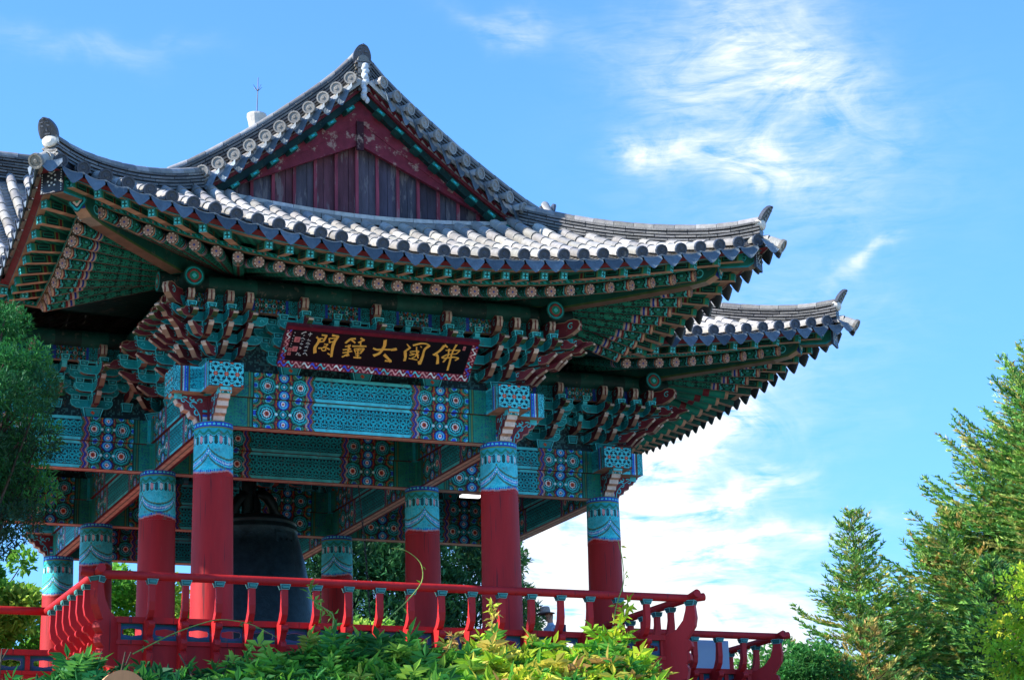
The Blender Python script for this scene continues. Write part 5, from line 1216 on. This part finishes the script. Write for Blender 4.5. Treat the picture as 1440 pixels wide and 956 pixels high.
# ------------------------------------------------------------------ ground
def gh(x, y):
    bank = 1/(1+np.exp(-(y+4.9)*1.9)); h = -7.84+(-3.9+7.84)*bank
    h = h+.12*np.sin(x*.31+1)*np.cos(y*.23)+.0*x
    far = np.clip((y-30)/200, 0, 1); return h+far*-4
mb = MB(); ax_ = np.concatenate([-np.geomspace(2500, 30, 16), np.linspace(-28, 34, 80), np.geomspace(36, 2500, 16)]); ay_ = np.concatenate([-np.geomspace(2500, 32, 12), np.linspace(-30, 34, 90), np.geomspace(36, 2500, 18)])
X_, Y_ = np.meshgrid(ax_, ay_); Zg = gh(X_, Y_); mb.grid(np.stack([X_, Y_, Zg], -1), lin('#5f6147')*.8, smooth=True)
m, nt = newmat('ground_soil'); N = nt.nodes; L = nt.links; o_ = N.new('ShaderNodeOutputMaterial'); b = N.new('ShaderNodeBsdfPrincipled'); b.inputs['Roughness'].default_value = .95; L.new(b.outputs[0], o_.inputs[0])
tc = N.new('ShaderNodeTexCoord'); n1 = N.new('ShaderNodeTexNoise'); n1.inputs['Scale'].default_value = .6; n1.inputs['Detail'].default_value = 10; L.new(tc.outputs['Object'], n1.inputs[0])
cr = N.new('ShaderNodeValToRGB'); cr.color_ramp.elements[0].color = (.12, .13, .06, 1); cr.color_ramp.elements[1].color = (.42, .37, .29, 1); cr.color_ramp.elements[0].position = .42; cr.color_ramp.elements[1].position = .6; L.new(n1.outputs[0], cr.inputs[0]); L.new(cr.outputs[0], b.inputs['Base Color'])  # ground tone lightened to bounce sunlight up under the eaves
g = mb.build('ground', m); kind(g, 'structure')

# ------------------------------------------------------------------ plants
def leaves(mb, P, D, Nn, ln, wd, cols, fold=.25):
    """diamond leaves: base P, direction D, normal Nn, lengths ln, widths wd"""
    n = len(P); D = D/np.linalg.norm(D, axis=1)[:, None]; s = np.cross(D, Nn); s /= np.linalg.norm(s, axis=1)[:, None]+1e-9; up = np.cross(s, D)
    ln = np.broadcast_to(ln, (n,))[:, None]; wd = np.broadcast_to(wd, (n,))[:, None]
    a = P; b = P+D*ln*.42+s*wd*.5+up*wd*fold; c = P+D*ln-up*ln*.06; d = P+D*ln*.42-s*wd*.5+up*wd*fold
    V = np.stack([a, b, c, d], 1).reshape(-1, 3); F = np.arange(4*n).reshape(-1, 4); mb.add(V, F, cols)
def rnd_dirs(n): v = rng.normal(size=(n, 3)); return v/np.linalg.norm(v, axis=1)[:, None]
def pick(cols, n, jit=.25):
    c = np.array(cols)[rng.integers(0, len(cols), n)]; return c*(1+jit*(rng.random((n, 1))*2-1))
def conifer(label, x, y, z0, h, rad, cols, nb=110, needle=(.115, .030), cat='tree', group=None, seed=1, tilt=0, per=9, bare=.12, gap=1.0):
    global rng
    rng = np.random.default_rng(seed)
    root = bpy.data.objects.new('conifer', None); COL.objects.link(root); root.location = (x*S, y*S, z0*S); tag(root, label, cat, group)
    mb = MB(); zz = np.linspace(0, h, 10); tp = np.array([(tilt*(z/h)**2+.03*h*math.sin(z/h*4)*.3, 0, z) for z in zz]); mb.tube(tp, .022*h*(1-zz/h)**.9+.008, 8, lin('#4a3a30'))
    segs = []
    for i in range(nb):
        wh = max(5, int(h*2.6)); t = bare+(1-bare)*(((i % wh)+.5+rng.normal()*.16)/wh)**.93; t = min(t, .985); zc = t*h; az = i*2.399+rng.normal()*.5
        L_ = rad*(1-t)**.85*(.55+.60*rng.random())+.10; el = .02+.75*t*t+rng.normal()*.10
        p0 = np.array([tilt*t*t, 0, zc]); d = np.array([math.cos(az)*math.cos(el), math.sin(az)*math.cos(el), math.sin(el)])
        q = np.linspace(0, 1, 7)[:, None]; br = p0+d*L_*q+np.array([0, 0, -1])*L_*.22*q*(1-q)*2+np.array([0, 0, 1])*L_*.12*q**3
        mb.tube(br[:6], .011*h*.35*(1-t)*(1-q[:6, 0]*.8)+.004, 5, lin('#4d3d33'), cap=False)
        side = np.cross(d, [0, 0, 1]); side /= np.linalg.norm(side)
        m_ = max(4, int(L_*per))
        for k in range(m_):
            f = .22+.78*(k+rng.random())/m_; pb_ = np.array([np.interp(f, q[:, 0], br[:, j]) for j in range(3)]); sg_ = 1 if k % 2 else -1
            tl = L_*.42*(1.08-f)+.10; td = d*.75+side*sg_*(.75+.3*rng.random())+np.array([0, 0, -.02+.22*rng.random()]); td /= np.linalg.norm(td); segs.append((pb_, pb_+td*tl*(0.7+.5*rng.random()), t, f))
        segs.append((br[-2], br[-1]+d*.08, t, 1))
    mb.build('trunk', M_BARK, root)
    A = np.array([s_[0] for s_ in segs]); B = np.array([s_[1] for s_ in segs]); LL = np.linalg.norm(B-A, axis=1)
    cnt = np.maximum(3, (LL/needle[0]*7.5*gap).astype(int)); idx = np.repeat(np.arange(len(segs)), cnt); f = rng.random(len(idx))
    T = ((B-A)/LL[:, None])[idx]; P = A[idx]+(B-A)[idx]*f[:, None]
    R_ = rnd_dirs(len(idx)); R_[:, 2] = np.abs(R_[:, 2])*.45; D = T*.9+R_*.7
    base = pick(cols, len(segs), .25)[idx]; cc = base*(1+.35*(rng.random((len(idx), 1))-.5)); tipk = f > .8; cc[tipk] *= 1.25
    m2 = MB(); leaves(m2, P, D, rnd_dirs(len(idx)), needle[0]*(.6+.7*rng.random(len(idx))), needle[1], cc, .1); m2.build('crown', M_NEEDLE, root); return root
def clumptree(name, label, x, y, z0, h, crown, cols, nleaf, leaf, cat='tree', group=None, seed=2, mat=None, nc=60, trunk_r=.1, clump=(.25, .5), up=.3, lowz=.25):
    """broadleaf: crown = (rx, ry, rz, centre height)"""
    global rng
    rng = np.random.default_rng(seed)
    root = bpy.data.objects.new(name, None); COL.objects.link(root); root.location = (x*S, y*S, z0*S); tag(root, label, cat, group)
    rx, ry, rz, zc = crown; c = rnd_dirs(nc)*(.45+.6*rng.random((nc, 1))**.6)*[rx, ry, rz]+[0, 0, zc]; rads = clump[0]+(clump[1]-clump[0])*rng.random(nc)
    mb = MB(); mb.tube([(0, 0, 0), (.03, 0, zc*.4), (0, .02, zc*.9)], [trunk_r, trunk_r*.75, trunk_r*.4], 8, lin('#4a3c32'))
    for i in range(0, nc, 2): s0 = np.array([0, 0, zc*(.35+.5*rng.random())]); mb.tube([s0, (s0+c[i])/2+[0, 0, .1], c[i]], [trunk_r*.35, trunk_r*.2, .01], 5, lin('#4a3c32'), cap=False)
    mb.build('trunk', M_BARK, root)
    w = rads**2; idx = rng.choice(nc, nleaf, p=w/w.sum()); d = rnd_dirs(nleaf); r = rads[idx]*(.35+.75*rng.random(nleaf)**.5); P = c[idx]+d*r[:, None]*[1, 1, .75]
    D = d*.6+rnd_dirs(nleaf)*.7+[0, 0, up]; Nn = rnd_dirs(nleaf)*.6+[0, 0, 1]
    base = pick(cols, nc, .2)[idx]; cc = base*(1+.4*(rng.random((nleaf, 1))-.5))
    m2 = MB(); leaves(m2, P, D, Nn, leaf[0]*(.6+.7*rng.random(nleaf)), leaf[1]*(.7+.6*rng.random(nleaf)), cc); m2.build('crown', mat or M_LEAF, root); return root
F1 = [lin('#78a844'), lin('#5c9440'), lin('#92b44c'), lin('#487c3a')]
F2 = [lin('#a4b85c'), lin('#b8ac5c'), lin('#78a850'), lin('#5c944c'), lin('#c4a45c')]
FD = [lin('#2a5a34'), lin('#24502f'), lin('#356a38')]
conifer('young open-branched fir standing alone at the left edge of the right-hand trees', 18.45, 14, -3.9, 6.45, 2.9, F1+F2[:3], 140, seed=3, bare=.15, per=14)
conifer('tall dense green fir running off the right edge of the photo', 25.0, 15, -3.9, 11.5, 6.6, F1+F2[:3], 600, seed=4, bare=.05, per=11)
conifer('broad fir with yellowing branch tips between the young fir and the tall one', 22.1, 15.5, -3.9, 6.9, 4.2, F2+F1, 300, seed=5, bare=.1, per=12)
conifer('shorter dark green fir in front of the tall fir, low in the right corner', 20.3, 11.5, -3.9, 5.0, 2.4, FD+F1, 190, seed=6, bare=.05, per=12)
conifer('low spreading fir with rusty yellow-green boughs at the foot of the young fir', 17.3, 12, -4.3, 4.0, 2.2, F2, 170, seed=8, bare=.05, per=9)
clumptree('bush', 'rounded dark green bush low beside the right end of the balustrade', 15.9, 12.5, -3.9, 3, (1.1, 1, .9, 2.1), [lin('#4a8a40'), lin('#64984a')], 11000, (.13, .07), 'bush', seed=9, nc=50)
clumptree('maple', 'bright yellow-green maple at the bottom right corner', 16.1, 4.2, -3.9, 4, (1.25, 1.1, 1.5, 1.9), [lin('#b9cc34'), lin('#9cc434'), lin('#cfd23a')], 9000, (.12, .07), seed=10, nc=70)
LG = [lin('#93c24a'), lin('#7fb644'), lin('#b2cf52'), lin('#5f9a3c')]
clumptree('broadleaf_tree', 'sunlit light green tree behind the left end of the balustrade', -1.2, 15, -4, 6, (2.4, 1.8, 2.3, 2.9), LG, 30000, (.16, .10), seed=11, nc=110)
clumptree('broadleaf_tree', 'light green tree seen between the second and third pillars on the left', 2.8, 17, -4, 6, (2.3, 1.6, 2.1, 2.7), LG, 26000, (.16, .10), seed=12, nc=90)
clumptree('broadleaf_tree', 'bright leafy tree glimpsed just right of the bell', 7.6, 18, -4, 6, (1.4, 1.3, 1.6, 3.1), LG, 14000, (.16, .10), seed=13, nc=60)
clumptree('pine', 'dark green pine behind the bell pavilion, showing right of the bell', 9.9, 21.5, -4, 9, (2.0, 1.8, 2.6, 5.0), [lin('#3a7040'), lin('#2c5c38'), lin('#4a8048')], 34000, (.20, .07), seed=14, nc=150, mat=M_NEEDLE, clump=(.35, .6))
clumptree('pine', 'lighter pine with layered clumps showing just left of the front right pillar', 12.4, 22, -4, 9, (1.6, 1.5, 2.9, 5.0), [lin('#6f9a50'), lin('#4c7c48'), lin('#2f5f3c')], 24000, (.18, .06), seed=15, nc=70, mat=M_NEEDLE, clump=(.28, .5))
clumptree('pine', 'dark pine in the left foreground, cut by the left edge of the photo', -3.62, -2.6, -5.0, 8, (1.0, 1.1, 1.5, 4.02), [lin('#317a38'), lin('#225a30'), lin('#428c40'), lin('#1a4428')], 60000, (.075, .022), seed=18, nc=185, mat=M_NEEDLE, clump=(.14, .30), trunk_r=.10)
# climbing plant in front of the platform: pinnate sprays
TOPS = [(-4.5, -3.6), (-3.2, -3.57), (-2.87, -3.56), (-2.5, -3.33), (-1.96, -3.50), (-1.5, -3.38), (-.95, -3.42), (-.55, -3.22), (.27, -3.06), (1.2, -3.05), (1.71, -3.14), (2.33, -2.95), (2.96, -3.06), (3.75, -2.90), (3.98, -3.14), (4.2, -3.55), (4.5, -4.1)]
TX = np.array([q[0] for q in TOPS]); TZ = np.array([q[1] for q in TOPS])
def vine(label, x0, x1, n, cols, seed, size=1.0, hot=None):
    global rng
    rng = np.random.default_rng(seed)
    root = bpy.data.objects.new('climbing_shrub', None); COL.objects.link(root); root.location = ((x0+x1)/2*S, -4.1*S, -5.0*S); tag(root, label, 'shrub', 'shrubs climbing in front of the platform'); o0 = np.array([(x0+x1)/2, -4.1, -5.0])
    mb = MB(); m2 = MB()
    xs_ = rng.uniform(x0, x1, n); dep = rng.random(n); zt = np.interp(xs_, TX, TZ)+.06*np.sin(xs_*7)+.04*np.sin(xs_*17)
    y_ = -3.55-1.5*dep; z_ = zt-.44-.95*dep**1.3-rng.random(n)*.25
    for i in range(n):
        p = np.array([xs_[i], y_[i], z_[i]]); d = np.array([rng.normal()*.8, -.5*rng.random()+.05, .2+.9*rng.random()]); d /= np.linalg.norm(d)
        zf = .6+.75*rng.random()**1.5; L_ = (.26+.20*rng.random())*size*zf; k = rng.integers(4, 7); s_ = np.cross(d, Z1); s_ /= np.linalg.norm(s_); base = cols[rng.integers(len(cols))]*(1+.3*(rng.random()-.5))
        if hot is not None and rng.random() < hot[1] and dep[i] < .75: base = hot[0][rng.integers(len(hot[0]))]
        pts = np.array([p+d*L_*t-Z1*.35*L_*t*t for t in np.linspace(0, 1, k+1)])
        if i % 3 == 0: m2.tube(pts-o0, .004, 3, lin('#6a7a3a'), cap=False)
        Pp = []; Dd = []
        for j in range(1, k+1):
            for sg_ in (-1, 1): Pp.append(pts[j]); Dd.append(s_*sg_+d*.45-Z1*.25*rng.random())
        Pp.append(pts[-1]); Dd.append(d-Z1*.3)
        m = len(Pp); Nn = np.tile(np.cross(s_, d)+rng.normal(size=3)*.25, (m, 1))+rng.normal(size=(m, 3))*.2
        leaves(mb, np.array(Pp)-o0, np.array(Dd), Nn, (.13+.05*rng.random())*size*zf, .058*size*zf*(.7+.6*rng.random()), np.tile(base, (m, 1))*(1+.25*(rng.random((m, 1))-.5)))
    for i in range(9):
        q = rng.uniform(x0, x1); m2.tube(np.array([[q, -4.2, -5.3], [q+.1, -4.1, -4.2], [q+rng.normal()*.3, -3.8, -3.5]])-o0, [.03, .02, .008], 6, lin('#4a4030'))
    mb.build('foliage', M_LEAF, root); m2.build('stem', M_BARK, root)
VG1 = [lin('#2f7436'), lin('#438a38'), lin('#20603a'), lin('#5e9a44')]; VG2 = [lin('#6cae38'), lin('#488c34'), lin('#92c04a'), lin('#357434')]; VG3 = [lin('#a4cf3a'), lin('#c4d83c'), lin('#6aae3c'), lin('#4a943a'), lin('#d8cc54')]  # leaf greens carry the light: shade in the first palette, sun in the last
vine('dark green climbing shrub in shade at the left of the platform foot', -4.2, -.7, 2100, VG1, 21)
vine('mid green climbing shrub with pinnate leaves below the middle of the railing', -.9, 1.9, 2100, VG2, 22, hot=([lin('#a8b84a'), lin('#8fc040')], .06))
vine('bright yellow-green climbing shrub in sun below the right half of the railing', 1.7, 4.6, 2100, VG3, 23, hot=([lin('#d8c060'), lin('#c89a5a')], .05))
def sprig(label, path, cols, n, seed, leaf=.10, top=.5):
    global rng
    rng = np.random.default_rng(seed); P = np.array(path, float); t = np.linspace(0, len(P)-1, 24); Q = np.stack([np.interp(t, range(len(P)), P[:, k]) for k in range(3)], 1)
    for _ in range(3): Q[1:-1] = (Q[:-2]+2*Q[1:-1]+Q[2:])/4
    o0 = Q[0].copy(); root = bpy.data.objects.new('vine_shoot', None); COL.objects.link(root); root.location = tuple(o0*S); tag(root, label, 'vine', 'shoots rising above the shrubs')
    m2 = MB(); m2.tube(Q-o0, np.linspace(.009, .004, 24), 5, lin('#8a9a4a')); m2.build('stem', M_BARK, root)
    if n:
        mb = MB(); f = rng.random(n)*(len(Q)-1)*1.0; B = np.stack([np.interp(f, range(len(Q)), Q[:, k]) for k in range(3)], 1); D = rnd_dirs(n)+[0, -.3, .1]
        leaves(mb, B-o0+D*.02, D, rnd_dirs(n)+[0, 0, 1], leaf*(.6+.8*rng.random(n)), leaf*.42, pick(cols, n, .3)); mb.build('foliage', M_LEAF, root)
GY = [lin('#b9c83c'), lin('#8fb83a')]
sprig('leafy green shoot climbing over the rail left of centre', [(.42, -3.6, -3.15), (.50, -3.4, -2.95), (.38, -3.0, -2.75), (.42, -2.7, -2.52)], [lin('#6fa43c'), lin('#8fb44a')], 34, 31)
sprig('thin bare tendril arching over the rail in front of the third inner pillar', [(1.05, -3.5, -3.05), (1.45, -3.2, -2.75), (1.78, -2.9, -2.45), (1.80, -2.8, -2.20), (1.60, -2.8, -2.06), (1.42, -2.8, -2.05)], GY, 3, 32)
sprig('tall yellow shoot rising above the sunny shrub near the right pillar', [(3.85, -3.7, -3.0), (3.95, -3.6, -2.75), (4.12, -3.5, -2.45), (4.10, -3.5, -2.15), (4.05, -3.5, -1.95)], [lin('#d8cc4a'), lin('#c8d24a')], 12, 33, .07)
sprig('bushy yellow-green shoot standing above the right of the shrub', [(3.75, -3.9, -3.2), (3.95, -3.8, -2.95), (4.05, -3.7, -2.72)], [lin('#cfd23a'), lin('#b4cc30')], 60, 34, .12)
sprig('reddish yellow shoot on the shrub below the front right pillar', [(2.25, -3.8, -3.15), (2.32, -3.7, -2.95), (2.30, -3.7, -2.80)], [lin('#d8b860'), lin('#c8d24a')], 46, 35, .10)
sprig('pale rusty shoot drooping on the shrub right of the middle', [(1.65, -4.0, -3.4), (1.72, -3.95, -3.25), (1.85, -3.9, -3.22)], [lin('#c89a5a'), lin('#b8a85a')], 40, 36, .09)
sprig('thin tendril with small leaves crossing the red base at left', [(-1.6, -2.6, -3.35), (-1.1, -2.5, -3.08), (-.6, -2.5, -2.9), (-.2, -2.5, -2.95), (.1, -2.5, -3.1)], [lin('#4a8a4a')], 14, 37, .07)

# ------------------------------------------------------------------ sky, sun, camera
EL, AZ = math.radians(36), (-1.0, .15)
sd_ = np.array([AZ[0], AZ[1], 0]); sd_ /= np.linalg.norm(sd_); sdir = np.array([*(sd_[:2]*math.cos(EL)), math.sin(EL)])
sun = bpy.data.lights.new('sun', 'SUN'); sun.energy = 5.0; sun.angle = math.radians(.55); sun.color = (1, .955, .88)
so = bpy.data.objects.new('sun', sun); COL.objects.link(so); so.rotation_euler = Vector(sdir).to_track_quat('Z', 'Y').to_euler()
w = bpy.data.worlds.new('World'); bpy.context.scene.world = w; w.use_nodes = True; nt = w.node_tree; nt.nodes.clear(); N = nt.nodes; L = nt.links
def val(x):
    return x
class E_:
    def __init__(s, sock): s.s = sock
def m_(op, *a):
    n = N.new('ShaderNodeMath'); n.operation = op
    for i, q in enumerate(a):
        if isinstance(q, E_): L.new(q.s, n.inputs[i])
        else: n.inputs[i].default_value = q
    return E_(n.outputs[0])
sky = N.new('ShaderNodeTexSky'); sky.sky_type = 'NISHITA'; sky.sun_disc = False; sky.sun_elevation = EL; sky.sun_rotation = math.atan2(sdir[0], sdir[1]); sky.air_density = 1.0; sky.dust_density = .3; sky.ozone_density = 2.5; sky.altitude = 600
tc = N.new('ShaderNodeTexCoord'); sx = N.new('ShaderNodeSeparateXYZ'); L.new(tc.outputs['Generated'], sx.inputs[0]); X, Y, Zc = [E_(sx.outputs[i]) for i in range(3)]
az = m_('MULTIPLY', m_('ARCTAN2', X, Y), 180/PI); el = m_('MULTIPLY', m_('ARCSINE', Zc), 180/PI)
cmb = N.new('ShaderNodeCombineXYZ'); L.new(az.s, cmb.inputs[0]); L.new(el.s, cmb.inputs[1])
def noise(scale, det, rough, dist, off=(0, 0, 0), stretch=(1, 1, 1), rot=0):
    mp = N.new('ShaderNodeMapping'); mp.inputs['Scale'].default_value = stretch; mp.inputs['Location'].default_value = off; mp.inputs['Rotation'].default_value = (0, 0, rot); L.new(cmb.outputs[0], mp.inputs[0])
    n = N.new('ShaderNodeTexNoise'); n.inputs['Scale'].default_value = scale; n.inputs['Detail'].default_value = det; n.inputs['Roughness'].default_value = rough; n.inputs['Distortion'].default_value = dist; L.new(mp.outputs[0], n.inputs['Vector']); return E_(n.outputs[0])
nA = noise(.50, 10, .60, 1.6, stretch=(.7, 1.5, 1), rot=.45); nB = noise(1.8, 10, .66, .8, (3, 7, 0), (.45, 2.6, 1), -.45); wx = noise(.4, 4, .5, 0, (9, 2, 0)); wy = noise(.4, 4, .5, 0, (1, 12, 0))
azw = m_('ADD', az, m_('MULTIPLY', m_('SUBTRACT', wx, .5), 3.2)); elw = m_('ADD', el, m_('MULTIPLY', m_('SUBTRACT', wy, .5), 2.4))
tot = None
for (a0, e0, rx, ry, rot, st) in CLOUDS:
    c, s_ = math.cos(math.radians(rot)), math.sin(math.radians(rot)); dx = m_('SUBTRACT', azw, a0); dy = m_('SUBTRACT', elw, e0)
    u_ = m_('MULTIPLY', m_('ADD', m_('MULTIPLY', dx, c), m_('MULTIPLY', dy, s_)), 1/rx); v_ = m_('MULTIPLY', m_('SUBTRACT', m_('MULTIPLY', dy, c), m_('MULTIPLY', dx, s_)), 1/ry)
    r2 = m_('ADD', m_('MULTIPLY', u_, u_), m_('MULTIPLY', v_, v_)); g_ = m_('MULTIPLY', m_('POWER', 2.718, m_('MULTIPLY', r2, -1.0)), st); tot = g_ if tot is None else m_('ADD', tot, g_)
mod = m_('ADD', m_('MULTIPLY', m_('SUBTRACT', nA, .5), 3.0), m_('MULTIPLY', m_('SUBTRACT', nB, .5), 1.6))
dens = m_('MULTIPLY', tot, m_('MAXIMUM', m_('ADD', .72, mod), 0.03)); dens = m_('MINIMUM', m_('MAXIMUM', m_('MULTIPLY', dens, 1.0), 0), 1)
tint = N.new('ShaderNodeVectorMath'); tint.operation = 'MULTIPLY'; L.new(sky.outputs[0], tint.inputs[0]); tint.inputs[1].default_value = (.58, .98, 1.42)
hz = m_('MINIMUM', m_('MAXIMUM', m_('ADD', .70, m_('MULTIPLY', el, .0145)), .74), 1.0); tn2 = N.new('ShaderNodeVectorMath'); tn2.operation = 'SCALE'; L.new(tint.outputs[0], tn2.inputs[0]); L.new(hz.s, tn2.inputs['Scale'])
mx = N.new('ShaderNodeMix'); mx.data_type = 'RGBA'; L.new(dens.s, mx.inputs[0]); L.new(tn2.outputs[0], mx.inputs[6]); mx.inputs[7].default_value = (4.2, 4.4, 4.55, 1)
bg = N.new('ShaderNodeBackground'); L.new(mx.outputs[2], bg.inputs[0]); bg.inputs[1].default_value = .15; wo = N.new('ShaderNodeOutputWorld'); L.new(bg.outputs[0], wo.inputs[0])

cam = bpy.data.cameras.new('camera'); co_ = bpy.data.objects.new('camera', cam); COL.objects.link(co_); bpy.context.scene.camera = co_
cam.sensor_width = 36; cam.lens = 3016.86*36/1440; cam.clip_end = 20000; cam.clip_start = .1
r_ = (0.92098111, -0.38870217, -0.02654086); u_ = (-0.08280854, -0.26185956, 0.96154684); f_ = (0.38070532, 0.88336866, 0.27335556)
co_.matrix_world = Matrix(((r_[0], u_[0], -f_[0], -7.12639665*S), (r_[1], u_[1], -f_[1], -26.39306657*S), (r_[2], u_[2], -f_[2], -6.65441566*S), (0, 0, 0, 1)))
sc = bpy.context.scene; sc.view_settings.view_transform = 'Standard'; sc.view_settings.look = 'None'; sc.view_settings.gamma = 1; sc.view_settings.exposure = .9
sc.cycles.max_bounces = 8; sc.cycles.diffuse_bounces = 4; sc.cycles.use_denoising = True
